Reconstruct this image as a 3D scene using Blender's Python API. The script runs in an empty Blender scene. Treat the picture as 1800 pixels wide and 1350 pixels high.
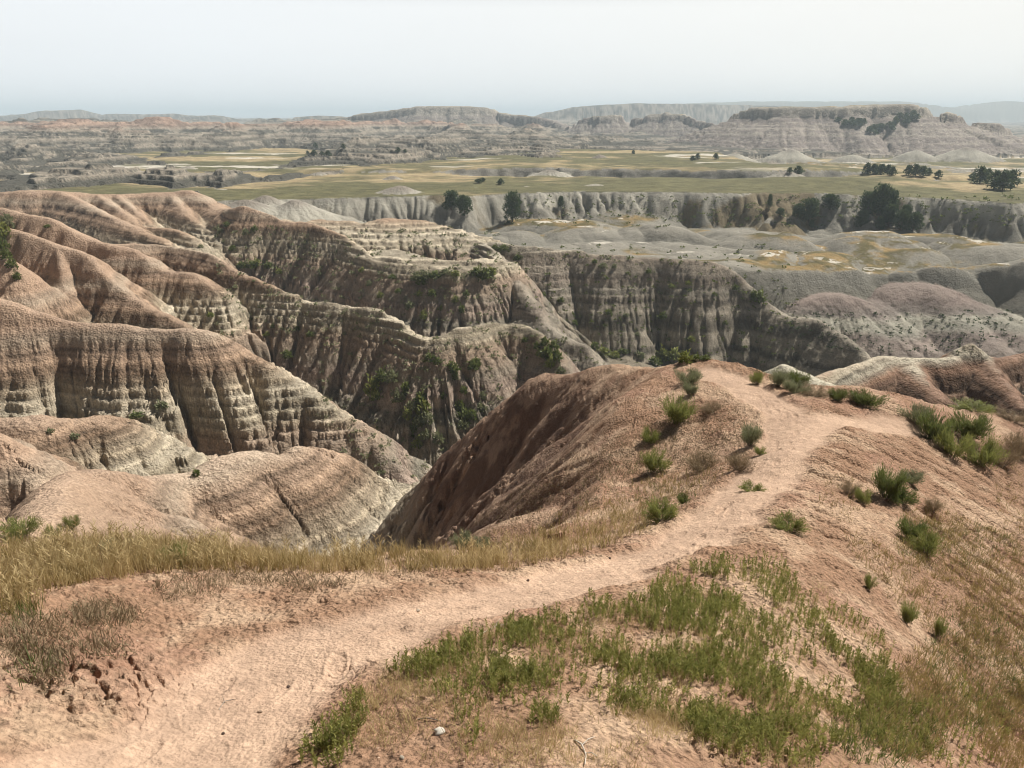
import bpy, math, random
import numpy as np
from math import radians, sin, cos, tan, atan, pi, log, exp

# ------------------------------------------------------------------ camera geometry
TH = radians(19.2); F = 1350.0
CT, ST = cos(TH), sin(TH)
def ray(px, py):
    a = (px-900)/F; b = -(py-675)/F
    return a, CT+b*ST, -ST+b*CT
def P(px, py, Y):
    a, dy, dz = ray(px, py); t = Y/dy
    return (a*t, Y, dz*t)
rng = np.random.default_rng(7)
random.seed(7)

# ------------------------------------------------------------------ noise
_T = [rng.random((256, 256)).astype(np.float32)*2-1 for _ in range(8)]
def vn(x, y, seed=0):
    T = _T[seed % 8]
    x = x + seed*17.31; y = y - seed*9.77
    xf = np.floor(x); yf = np.floor(y)
    fx = (x-xf).astype(np.float32); fy = (y-yf).astype(np.float32)
    xi = xf.astype(np.int64) & 255; yi = yf.astype(np.int64) & 255
    x1 = (xi+1) & 255; y1 = (yi+1) & 255
    fx = fx*fx*fx*(fx*(fx*6-15)+10); fy = fy*fy*fy*(fy*(fy*6-15)+10)
    a = T[xi, yi]; b = T[x1, yi]; c = T[xi, y1]; d = T[x1, y1]
    return a+(b-a)*fx+(c-a)*fy+(a-b-c+d)*fx*fy
def fbm(x, y, o=4, seed=0, g=.5, l=2.07):
    s = 0; a = 1.0; n = 0
    for i in range(o):
        s = s+a*vn(x, y, seed+i); n += a; a *= g
        x, y = x*l*.8-y*l*.6, x*l*.6+y*l*.8
    return s/n
def ridged(x, y, o=4, seed=0, g=.5):
    s = 0; a = 1.0; n = 0
    for i in range(o):
        s = s+a*(1-np.abs(vn(x, y, seed+i))*1.6); n += a; a *= g
        x, y = (x*.8-y*.6)*2.03, (x*.6+y*.8)*2.03
    return s/n
def sm(e0, e1, x):
    t = np.clip((x-e0)/(e1-e0), 0, 1); return t*t*(3-2*t)
def mix(a, b, t): return a+(b-a)*t

# ------------------------------------------------------------------ polar grid (real ground, denser where it is near)
def radii():
    r = [0.45]
    def until(R, q):
        while r[-1] < R: r.append(r[-1]*(1+q))
    until(1.6, .02); until(20, GR[0]); until(34, GR[1]); until(130, GR[2]); until(230, GR[3]); until(1000, GR[4]); until(3600, .012); until(9000, .06)
    return np.array(r)
GR = (.0040, .0036, .0026, .0030, .0042)
R_ = radii()
NAZ = 1290
az = list(np.linspace(-radians(43.5), radians(43.5), NAZ))
st = radians(.15)
while az[-1] < pi*.999:
    st = min(st*1.12, radians(5)); az.append(az[-1]+st)
az = np.array(az); az = az[az < pi*.995]
az = np.concatenate([-az[NAZ:][::-1], az])
az = np.concatenate([az, [az[0]+2*pi]])
NA, NR = len(az), len(R_)
Xg = (np.sin(az)[None, :]*R_[:, None]); Yg = (np.cos(az)[None, :]*R_[:, None])
X = Xg.ravel(); Y = Yg.ravel(); N = X.size
print('grid', NA, NR, N)

# ------------------------------------------------------------------ near hillside: smooth surface through measured points
NC = [(0,960,5.2),(200,975,5.0),(400,985,5.1),(700,990,5.6),(950,975,6.5),(1100,925,8),(1180,880,9.2),(1240,820,11),(1180,700,14),(1190,655,15.8),(1230,637,16.3),
 (300,1340,2.45),(450,1230,2.95),(600,1120,3.6),(850,1050,4.4),(1050,1000,5.3),(1200,950,6.4),(1300,870,8),(1380,790,10),(1400,740,11.8),(1300,680,14),(1240,650,15.5),
 (0,1100,3.25),(100,1200,2.85),(0,1300,2.35),(200,1020,4.3),(300,1100,3.75),(0,1000,4.6),
 (560,1200,3.15),(750,1250,2.78),(1000,1300,2.45),(800,1140,3.5),(1000,1100,3.9),(1000,1200,3.1),(1200,1010,5.0),(1200,1150,3.6),(1200,1300,2.65),(1400,1020,5.2),(1400,1150,3.95),(1450,1300,3.0),
 (1600,1330,3.45),(1600,1150,4.9),(1500,1000,6.1),(1700,1000,7.6),(1790,1050,7.6),(1700,1200,5.3),(1790,1300,4.8),(1620,920,8.5),(1750,900,10),(1500,870,8.8),(1600,830,10.4),(1790,850,12),
 (1500,780,10.8),(1500,720,12.8),(1400,690,13.8),(1350,668,14.7),(1580,715,13.5),(1650,790,12),(1700,745,14),(1790,765,14.5),(1790,735,16)]
C3 = [P(*c) for c in NC] + [(0,0,-1.62),(0,-3,-1.3),(-3,-3,-1.2),(3,-3,-1.7),(-6,2.5,-2.6),(-5,5,-3.1),(-9,4,-3.4),(7,0,-3.4),(8,4,-4.8),(12,9,-6.8),(14,14,-7.2),(-8,-8,-.6),(8,-8,-2.5),(0,-12,-.4)]
C3 = np.array(C3)
def tps_fit(c, lam=.02):
    n = len(c); d = np.hypot(c[:,None,0]-c[None,:,0], c[:,None,1]-c[None,:,1])
    K = np.where(d > 0, d*d*np.log(d+1e-9), 0)+lam*np.eye(n)
    Pm = np.c_[np.ones(n), c[:,:2]]
    A = np.zeros((n+3, n+3)); A[:n,:n] = K; A[:n,n:] = Pm; A[n:,:n] = Pm.T
    return np.linalg.solve(A, np.r_[c[:,2], 0, 0, 0])
W_ = tps_fit(C3)
def tps(x, y):
    o = W_[-3]+W_[-2]*x+W_[-1]*y
    for i in range(len(C3)):
        q = (x-C3[i,0])**2+(y-C3[i,1])**2+1e-9
        o = o+W_[i]*.5*q*np.log(q)
    return o
# edge of the near hillside (beyond it the ground falls away)
EDGE = [(-30,-30),(-30,4),(-9,4.6)]+[P(*e)[:2] for e in [(0,960,5.35),(200,975,5.15),(400,985,5.2),(700,990,5.7),(900,975,6.4),(980,945,7.3),(1040,905,8.6),(1080,850,10.6),(1100,800,12.4),(1120,740,14.4),(1150,690,15.6),(1185,655,16.2),(1230,637,16.6),(1290,648,16),(1350,668,15),(1420,682,14.4),(1500,690,14.4),(1580,708,14.4),(1700,722,15.5),(1800,730,16.5)]]+[(22,18),(40,10),(40,-30)]
EDGE = np.array(EDGE)
def polyseg(x, y, pts, closed=True):
    n = len(pts); best = np.full(x.shape, 1e9); bx = np.zeros_like(x); by = np.zeros_like(x); S = np.zeros_like(x); inside = np.zeros(x.shape, bool); s0 = 0
    for i in range(n if closed else n-1):
        ax, ay = pts[i][0], pts[i][1]; cx, cy = pts[(i+1)%n][0], pts[(i+1)%n][1]
        ex, ey = cx-ax, cy-ay; L2 = ex*ex+ey*ey
        t = np.clip(((x-ax)*ex+(y-ay)*ey)/L2, 0, 1)
        qx, qy = ax+t*ex, ay+t*ey; d = np.hypot(x-qx, y-qy)
        m = d < best
        best = np.where(m, d, best); bx = np.where(m, qx, bx); by = np.where(m, qy, by); S = np.where(m, s0+t*math.sqrt(L2), S)
        if closed:
            c = ((ay > y) != (cy > y)) & (x < (cx-ax)*(y-ay)/((cy-ay) if cy != ay else 1e-9)+ax)
            inside ^= c
        s0 += math.sqrt(L2)
    return best, bx, by, S, inside

# ------------------------------------------------------------------ gully fluting
def gully(u, seed=0):
    w = u+.38*vn(u*.45, u*0+seed*3.1, seed)+.15*vn(u*1.3, u*0+seed*1.7, seed+1)
    return 1-np.abs(np.sin(pi*w))
def catmull(pts, k=3):
    p = np.array(pts, float)
    if k <= 1 or len(p) < 3: return p
    q = np.vstack([2*p[0]-p[1], p, 2*p[-1]-p[-2]]); out = []
    for i in range(1, len(q)-2):
        for j in range(k):
            t = j/k
            out.append(.5*((2*q[i])+(-q[i-1]+q[i+1])*t+(2*q[i-1]-5*q[i]+4*q[i+1]-q[i+2])*t*t+(-q[i-1]+3*q[i]-3*q[i+1]+q[i+2])*t**3))
    out.append(q[-2]); return np.array(out)

def ridge_eval(x, y, pts, sl=1.0, sr=1.0, r0=.8, fl=((6.2,.5,3.4),(2.1,.24,1.0),(.7,.14,.32),(.3,.06,.10)), skew=(0,0), k=3, seed=0, wob=.25, kink=None, cliff=None):
    """height of one ridge: crest polyline pts, side slopes, fluted flanks."""
    c = catmull(pts, k)
    best = np.full(x.shape, -1e9); D = np.zeros_like(x); S = np.zeros_like(x); Zc = np.zeros_like(x); SD = np.ones_like(x)
    s0 = 0.0
    for i in range(len(c)-1):
        ax, ay, az_ = c[i]; ex, ey, ez = c[i+1]-c[i]; L2 = ex*ex+ey*ey; L = math.sqrt(L2)
        if L < 1e-6: continue
        t0 = ((x-ax)*ex+(y-ay)*ey)/L2
        cr = (ex*(y-ay)-ey*(x-ax))/L
        side = np.where(cr > 0, 1.0, -1.0); slope = np.where(cr > 0, sl, sr)
        # foot of the steepest way up to a sloping crest
        sh = np.clip(ez/L, -.8, .8)*np.abs(cr)/np.maximum(slope, .3)/L
        t = np.clip(t0+sh*.8, 0, 1)
        qx, qy = ax+t*ex, ay+t*ey
        d = np.hypot(x-qx, y-qy)
        h = az_+t*ez-slope*d
        m = h > best
        best = np.where(m, h, best); D = np.where(m, d, D); Zc = np.where(m, az_+t*ez, Zc)
        ang = np.arctan2(y-qy, x-qx)-math.atan2(ey, ex)-side*pi/2
        ang = (ang+pi) % (2*pi)-pi
        S = np.where(m, s0+t*L-side*ang*np.minimum(d, 9)*.9, S); SD = np.where(m, side, SD)
        s0 += L
    slope = np.where(SD > 0, sl, sr)
    u = S+np.where(SD > 0, skew[0], skew[1])*D + SD*37.7
    h = Zc-slope*(np.sqrt(D*D+r0*r0)-r0)
    if kink: h = h-kink[1]*np.maximum(0, D-kink[0])
    if cliff: h = h-cliff[1]*sm(cliff[0], cliff[0]+cliff[1]*.9, D)
    ph = 0
    for j, (lam, a, mx) in enumerate(fl):
        wu = u/lam+wob*vn(x/lam*.55, y/lam*.55, seed+j)+.12*vn(x/lam*1.7, y/lam*1.7, seed+j+2)
        if j: wu = wu+.22*ph*np.minimum(D, 8)/lam
        w_ = wu+.38*vn(wu*.45, wu*0+(seed+j)*3.1, seed+j)+.15*vn(wu*1.3, wu*0+(seed+j)*1.7, seed+j+1)
        sn = np.sin(pi*w_); g = (1-np.abs(sn))**1.25*1.15; ph = np.sin(2*pi*w_) if j == 0 else ph*.5
        A = mx*(1-np.exp(-a*np.maximum(D-r0*.4, 0)/mx))
        var = .65+.5*vn(u/lam*.8, u*0+j, seed+5)
        h = h-A*g*var
    return h, D, u

FLB = ((6.5,.28,2.0),(2.2,.13,.55),(.75,.06,.12))
R = []
def add(name, pts, **kw):
    reach = kw.pop('reach', 45); R.append((name, [P(*p) for p in pts], reach, kw))
# the gorge and its ridges, near to far (crest points as sight line + distance)
add('eroded_ridge', [(-120,900,17),(30,925,18),(100,848,23),(125,832,25),(180,829,26),(270,835,28),(340,829,29),(385,805,30),(430,795,31),(480,799,31.5),(497,797,32),(522,783,32.5),(545,786,33),(575,805,33),(620,850,33),(660,912,33),(690,968,33)], sl=1.0, sr=.85, r0=1.0, skew=(0,-.35), fl=((3.6,.22,.9),(1.2,.14,.35),(.42,.08,.1)), seed=1)
add('small_ridge', [(-300,730,34),(-100,745,31),(-40,755,30),(0,778,29.5),(45,825,29),(85,873,28)], sl=.9, sr=.9, seed=2)
add('layered_ridge', [(-300,700,40),(-100,720,37),(0,732,36.5),(60,728,37),(120,735,38),(180,733,39),(230,752,39.5),(262,775,40),(300,800,40.5),(350,835,40)], sl=.9, sr=.85, r0=1.2, seed=3, fl=((4.4,.36,1.9),(1.5,.2,.7),(.5,.09,.15)))
add('red_shoulder_ridge', [(-400,470,56),(-200,500,53),(-80,512,52),(0,525,51),(60,547,51),(130,563,51),(200,567,51),(280,577,50.5),(340,575,50.5),(400,594,51),(450,630,50.5),(510,664,50),(560,700,49),(620,742,48),(660,782,47),(700,822,46),(733,868,44),(745,900,43)], sl=.95, sr=.95, r0=.8, skew=(0,-.5), fl=((6.2,.62,4.2),(2.1,.26,1.1),(.7,.14,.34),(.3,.06,.10)), seed=4)
add('shaded_spur', [(-300,400,80),(-100,400,77),(0,400,75),(50,412,73.5),(100,430,72),(150,446,70),(172,470,68),(205,497,66.5),(245,530,64.5),(290,553,63),(328,572,61)], sl=.95, sr=1.0, r0=.7, skew=(0,-.3), seed=5)
add('shaded_spur', [(100,430,72),(106,455,69.5),(112,490,67),(122,530,64.5)], sl=.9, sr=1.5, r0=.5, seed=6)
add('shaded_spur', [(-100,420,66),(0,448,63),(30,490,61.5),(55,535,60)], sl=1.0, sr=1.0, r0=.6, seed=7)
add('red_spur', [(-300,350,95),(-100,360,90),(0,366,86),(35,375,84),(70,380,83),(103,391,82),(140,411,81),(173,425,80),(212,433,79),(250,446,78),(290,472,77),(335,478,76),(362,492,75),(385,515,73.5),(398,545,72),(402,570,71)], sl=.95, sr=1.0, r0=1.0, skew=(0,-.25), fl=((5.2,.5,3.2),(1.9,.24,.95),(.7,.14,.3),(.3,.06,.09)), seed=8)
add('pale_ledge_ridge', [(173,425,86),(280,430,90),(340,438,87),(380,449,83),(415,476,79),(443,486,77.5),(478,503,76),(508,514,75),(548,528,74),(585,532,73),(609,538,72.5),(651,540,71.5),(665,545,71),(700,562,69),(722,584,67),(745,590,65.5),(774,589,65.5),(793,580,66.5),(816,576,67),(840,573,68),(863,565,69.5),(890,570,70),(909,567,70),(928,575,69.5),(950,587,68.5),(975,615,67),(1000,655,65),(1030,720,62)], sl=.95, sr=.95, r0=.4, skew=(0,-.12), fl=((6.0,.34,2.6),(1.9,.24,1.0),(.65,.18,.4),(.28,.07,.12)), seed=9)
add('striped_ridge', [(395,370,126),(422,362,121),(460,371,119),(500,387,118),(540,389,117),(575,403,114),(603,413,112),(620,426,109),(645,445,105),(665,452,102),(700,454,100),(738,470,98),(800,474,97),(850,472,98),(885,470,100)], sl=.9, sr=.92, r0=.6, fl=((8.5,.5,4.2),(2.8,.24,1.2),(.9,.18,.4),(.4,.08,.14)), seed=10)
add('grassy_nose_ridge', [(845,427,116),(862,436,112),(875,452,107),(891,475,102),(912,500,98),(954,559,90.5),(982,584,87),(1005,597,86),(1028,611,85),(1052,645,82),(1075,700,79)], sl=.95, sr=.95, r0=.8, fl=((7,.4,3),(2.6,.2,.9),(.9,.1,.22)), seed=11)
add('canyon_wall_butte', [(845,427,117),(870,426,117),(920,432,116),(1000,438,116),(1060,447,115.5),(1150,452,115),(1200,457,114),(1262,463,113),(1300,486,112),(1345,527,109.5),(1385,556,105),(1432,560,103),(1465,580,100),(1500,605,97),(1540,640,93)], sl=.85, sr=1.0, r0=.9, fl=((11,.5,4.2),(3.6,.14,.6),(.9,.08,.15)), seed=12)
add('red_capped_ridge', [(690,437,108),(730,447,105),(770,456,103),(820,458,102.5),(850,452,103)], sl=.45, sr=.15, r0=.2, kink=(4.5,1.1), fl=((5,.04,.3),(1.5,.05,.2)), seed=35)
add('red_capped_ridge', [(500,386,132),(545,390,131),(560,385,130),(580,388,129),(620,388,129),(640,392,129),(680,383,128),(710,386,128),(750,388,128),(775,397,127),(800,401,126),(840,422,120),(862,434,116)], sl=.8, sr=.24, r0=.3, kink=(12,1.0), fl=((7,.06,.5),(2.4,.1,.4),(.9,.07,.15)), seed=13)
add('upper_red_ridge', [(-400,330,150),(-100,336,146),(0,338,142),(50,334,141),(110,337,141),(170,341,142),(230,340,144),(300,337,146),(330,335,146),(360,348,143),(385,364,138),(420,366,128)], sl=.7, sr=.75, r0=2.5, fl=((7.5,.42,3.4),(2.6,.2,1.0),(.9,.09,.2)), seed=14)
add('upper_red_ridge', [(105,337,140),(140,352,133),(163,364,127),(198,381,120),(233,397,114),(257,411,110),(285,420,106),(300,435,102),(310,450,99)], sl=.85, sr=.85, r0=1.3, skew=(0,-.2), fl=((5.5,.45,3.0),(2.0,.2,.9),(.8,.09,.2)), seed=15)
add('upper_red_ridge', [(172,342,141),(210,367,131),(233,385,124),(245,397,119),(275,400,116),(303,403,115),(327,411,112),(345,424,108)], sl=.85, sr=.85, r0=1.0, seed=16)
add('upper_red_ridge', [(205,342,142),(233,364,133),(268,397,123)], sl=.9, sr=.9, r0=.9, seed=17)
add('upper_red_ridge', [(300,338,146),(322,366,136),(350,395,126),(378,413,119),(385,430,115)], sl=.85, sr=.85, r0=1.2, seed=18)
add('pink_clay_mound', [(1340,560,119),(1380,536,119),(1430,521,119),(1470,517,119),(1492,524,119),(1515,545,116),(1560,590,110)], sl=.5, sr=.6, r0=3, fl=((7,.12,.8),(2,.06,.2),(.8,.03,.06)), seed=19)
add('pink_clay_mound', [(1500,530,124),(1530,514,124),(1560,502,124),(1600,497,124),(1632,500,123),(1660,513,121),(1700,529,119),(1745,547,116),(1800,575,112),(1900,600,108)], sl=.4, sr=.55, r0=3, fl=((9,.14,1.2),(2,.06,.2),(.8,.03,.06)), seed=20)
add('pink_clay_mound', [(1530,516,123),(1560,545,117),(1610,600,109)], sl=.6, sr=.6, r0=2.0, fl=((5,.1,.5),(2,.06,.2),(.8,.03,.06)), seed=21)
add('pink_clay_mound', [(1640,502,122),(1690,550,115),(1740,600,108)], sl=.6, sr=.6, r0=2.0, fl=((5,.1,.5),(2,.06,.2),(.8,.03,.06)), seed=22)
add('banded_red_ridge', [(1300,680,36),(1350,668,39),(1427,666,42),(1450,655,43),(1478,644,44.5),(1520,632,46),(1555,620,48),(1597,627,48),(1660,626,48),(1684,626,48.5),(1697,609,49),(1708,601,49.2),(1719,606,49.2),(1739,624,49),(1760,629,49.5),(1800,622,51),(1900,615,54),(2100,620,60)], sl=1.0, sr=1.05, r0=.45, fl=((3.0,.3,1.3),(1.0,.18,.45),(.35,.09,.12)), seed=23)
add('banded_red_ridge', [(1736,624,49),(1752,650,46),(1775,680,43.5),(1800,715,41)], sl=1.0, sr=1.0, r0=.4, seed=24)
add('banded_red_ridge', [(1597,627,48),(1620,660,45),(1650,700,42)], sl=.8, sr=.8, r0=.6, seed=34)
add('pale_bench', [(1380,640,44),(1400,650,43),(1440,668,41),(1480,680,39)], sl=.7, sr=.7, r0=.6, fl=((1.6,.2,.5),(.6,.1,.15)), seed=25)
# left flank of the trail knoll: fluted spurs running down into the gorge
KF = ((2.0,.42,1.15),(.7,.18,.3),(.28,.07,.07))
add('trail_knoll', [(1200,645,16.4),(1130,645,18),(1075,640,19),(1040,648,19.6),(1000,658,20.2),(960,654,21),(920,682,21.5),(870,726,22),(820,772,22.5),(778,818,23),(755,862,23),(742,905,22.5),(738,950,21.8)], sl=1.3, sr=1.5, r0=.5, fl=KF, seed=26)
add('trail_knoll', [(1140,645,17.6),(1060,668,18.4),(1000,708,19),(950,760,19.5),(905,815,19.6),(860,870,19.3),(810,950,18.5)], sl=1.3, sr=1.15, r0=.5, fl=KF, seed=27)
add('trail_knoll', [(1165,650,17),(1090,690,17.4),(1030,735,17.6),(975,790,17.6),(930,845,17.2),(880,905,16.5)], sl=1.3, sr=1.1, r0=.5, fl=KF, seed=28)
add('trail_knoll', [(1175,690,15.6),(1110,745,15.4),(1050,800,15),(985,855,14.5),(910,905,13.8),(850,940,13)], sl=1.25, sr=1.05, r0=.5, fl=KF, seed=29)
add('trail_knoll', [(1150,760,13.4),(1080,820,12.8),(1000,875,12.2),(930,915,11.5),(870,935,11)], sl=1.15, sr=1.0, r0=.5, fl=KF, seed=30)
add('small_knob', [(735,845,36),(738,850,35.5),(742,880,34)], sl=2.0, sr=2.0, r0=.3, reach=8, seed=32)

DELTA = None
def heights(x, y, stage=1):
    x = np.asarray(x, float); y = np.asarray(y, float)
    rr = np.hypot(x, y)
    H = np.full(x.shape, -1e3); REG = np.zeros(x.shape, np.int16)
    DD = np.zeros(x.shape)
    names = ['canyon_floor', 'hillside']
    # canyon floor and plain of grey clay mounds
    floor = -31.5+1.2*fbm(x*.05, y*.05, 3, 1)+.5*ridged(x*.25, y*.25, 3, 2)
    floor = floor-2.8*sm(15, 30, x)*sm(80, 95, rr); m = rr < 46; floor = np.where(m, mix(-27.5, floor, sm(25, 46, rr)), floor)
    H[:] = floor
    # ---- grey clay plain beyond the canyon
    w = rr > 95
    xi, yi = x[w], y[w]
    wx = xi+3*vn(xi*.08, yi*.08, 3); wy = yi+3*vn(xi*.08+9, yi*.08, 4)
    dome = np.maximum(0, 1-(np.abs(vn(wx*.045, wy*.07, 5))*1.3))**1.3
    dome2 = np.abs(vn(wx*.13, wy*.16, 6))
    base = -25.8+2.0*fbm(xi*.022, yi*.03, 2, 2)
    pl = base+2.3*(np.abs(vn(wx*.055, wy*.075, 7)))**.8*1.3+.9*dome2**.8+.12*fbm(xi*.5, yi*.5, 3, 1)
    # the plain starts past the canyon rim: line through the butte and mounds
    rim = np.interp(xi, [-200,-60,-5,15,33,45,60,75,120,200], [170,150,128,122,118,122,126,125,120,120])
    pl = pl-np.maximum(0, rim-yi)*.9
    hw = H[w]; mm = pl > hw; hw = np.where(mm, pl, hw); H[w] = hw
    rg = REG[w]; rg[mm] = 2; REG[w] = rg; names.append('clay_plain')
    # ---- prairie shelf and its cut cliff
    w = rr > 120
    xi, yi = x[w], y[w]
    e = np.interp(xi, [-260,-110,-68,-40,-20,-10,15,40,70,95,110,140,260], [150,162,172,180,187,184,193,194,190,180,172,168,160])
    e = e+3.5*fbm(xi*.045, yi*.02, 3, 3)+1.2*vn(xi*.22, yi*0, 4)
    d = e-yi
    shelf = -17.6+.5*fbm(xi*.02, yi*.02, 3, 5)+.07*fbm(xi*.3, yi*.3, 2, 1)
    # swale and second bank further back
    e2 = 262+14*fbm(xi*.016, yi*.004, 3, 6)+2.2*vn(xi*.12, yi*0, 2)
    bank = sm(0, 1, (yi-e2)/3.2)
    msk = sm(-25, -5, xi)*sm(130, 95, xi)+.35*sm(-90, -70, xi)*sm(-5, -25, xi)
    shelf = shelf+msk*(-2.2*sm(-22, 0, yi-e2)*(1-bank)+1.3*bank)
    # right-hand gully with junipers and higher grass tongue
    d3 = np.hypot((xi-122)*.8, (yi-250)); shelf = shelf-2.4*np.exp(-((yi-(236+(xi-105)*.2))/7)**2)*sm(80, 110, xi)
    shelf = shelf+1.6*np.exp(-((xi-88)/30)**2-((yi-222)/16)**2)
    taa = xi/np.maximum(yi, 1); basin = np.interp(taa, [-.2,.0,.25,.31,.6,.9], [420,410,400,300,290,290])
    shelf = shelf-5.2*sm(0, 40, np.hypot(xi, yi)-basin-10*vn(xi*.03, yi*.03, 2))*sm(-.25, -.05, taa)
    # the swale on the cliff where the big junipers stand
    notch = np.exp(-((xi-62)/9)**2)*.9+np.exp(-((xi+12)/4.5)**2)*.35
    dd = np.maximum(d, 0)
    gl = gully(xi/9+.5*vn(xi*.1, yi*.1, 1), 2)*np.minimum(dd*.3, 1.8)*(.4+.9*np.abs(vn(xi*.05, yi*0, 6)))+gully(xi/3.1+.8*vn(xi*.3, yi*.3, 3), 4)*np.minimum(dd*.1, .4)*np.abs(vn(xi*.2, yi*.2, 5))*2
    cl = shelf-(np.sqrt(dd*dd+.36)-.6)*(.80+.22*vn(xi*.06, yi*.0, 1)-.35*notch)-gl*(1-.8*np.minimum(notch, 1))
    cl = cl-np.maximum(0, d-22)*.6
    hw = H[w]; mm = cl > hw; H[w] = np.where(mm, cl, hw)
    rg = REG[w]; rg[mm & (d < .3)] = 3; rg[mm & (d >= .3)] = 4; REG[w] = rg; names += ['prairie', 'clay_cliff']
    # ---- layered badlands beyond (left) and low badlands under the mesas
    w = rr > 195
    xi, yi = x[w], y[w]; ta = xi/yi; ta = np.where(yi > 0, ta, np.sign(xi)*9); ri = rr[w]
    bta = np.interp(ri, [205,225,245,300,335,400,480,600,2000], [-.40,-.35,-.29,-.17,.08,.16,.28,.9,1.5])
    wm = sm(.035, -.015, ta-bta+.03*fbm(xi*.03, yi*.03, 3, 2))
    env = -19.5+np.interp(ri, [200,240,300,450,700,1000,1500], [2.6,2.4,3.2,6.0,11.5,12.0,9])*sm(.35, -.1, ta)+np.interp(ri, [400,700,1200], [0,.5,2])*(ta > 0)
    sc = 1+ri/700
    rd = ridged(xi*.028/sc+.2, yi*.022/sc, 5, 3, .52)
    bad = env-1.8+(8.5*sm(.35, -.05, ta)+3.4)*(rd-.35)*np.interp(ri, [200,320,600], [.8,1.05,1.25])
    bad = bad*wm+(-19.6)*(1-wm)-6*(1-sm(0, .12, wm))
    low = -24.3+4.2*(rd-.3)*sm(280, 420, ri)+.8*vn(xi*.05, yi*.05, 3); bad = np.where((ta > .02) & (ri > 290), np.maximum(bad, low), bad)
    hw = H[w]; mm = bad > hw+.05; H[w] = np.where(mm, bad, hw); rg = REG[w]; rg[mm] = 5; REG[w] = rg; names.append('badlands')
    # ---- small cones and knobs on the shelf
    for (px, py, Yc, wd, sl_) in [(702,326,192,2,.36),(1045,323,212,2,.3),(926,327,210,2,.45),(836,330,205,2,.4),(466,343,168,0,.5),(600,398,140,0,.5),(430,350,160,0,.4),(520,352,163,0,.42),(335,322,215,0,.45),(250,318,222,0,.4),(690,308,232,0,.6),(390,331,200,0,.5),(965,296,262,0,.4),(1385,303,250,0,.3),
                                  (1055,270,330,1,.7),(1000,277,322,1,.8),(560,300,250,1,.8),(1290,268,390,1,.4),(1390,262,420,1,.4),(1500,270,420,1,.4),(1610,262,430,1,.5),(1700,258,430,1,.4),(120,300,262,1,.6),(30,295,262,1,.6),(200,298,270,1,.5),(60,255,380,1,.6),(330,290,280,1,.6)]:
        cx, cy, cz = P(px, py, Yc)
        q = np.hypot(x-cx, (y-cy)); w = q < 40
        if not w.any(): continue
        ang = np.arctan2(y[w]-cy, x[w]-cx)
        hc = cz-sl_*(np.sqrt(q[w]**2+.8)-.9)*(1+.12*vn(x[w]*.3, y[w]*.3, 2))-gully(ang*3.2+cx+.5*vn(x[w]*.5, y[w]*.5, 1), 3)*np.minimum(q[w]*.07, .35)
        hw = H[w]; mm = hc > hw
        if wd == 2: mm &= (REG[w] == 3)
        H[w] = np.where(mm, hc, hw); rg = REG[w]; rg[mm] = 6; REG[w] = rg
    names.append('clay_cone')
    # ---- canyon ridges
    rid0 = {}
    for (nm, pts, reach, kw) in R:
        p = np.array(pts)
        w = (x > p[:,0].min()-reach) & (x < p[:,0].max()+reach) & (y > p[:,1].min()-reach) & (y < p[:,1].max()+reach)
        w &= ~((rr < 5) & (y < 5))
        if nm not in rid0:
            rid0[nm] = len(names); names.append(nm)
        if not w.any(): continue
        h, D, u = ridge_eval(x[w], y[w], pts, **kw)
        hw = H[w]; mm = h > hw
        # soft join
        k = .18 if nm == 'trail_knoll' else .12
        dlt = np.abs(h-hw); H[w] = np.maximum(h, hw)+np.where(dlt < k, (k-dlt)**2/(4*k), 0)
        rg = REG[w]; rg[mm] = rid0[nm]; REG[w] = rg
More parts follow.
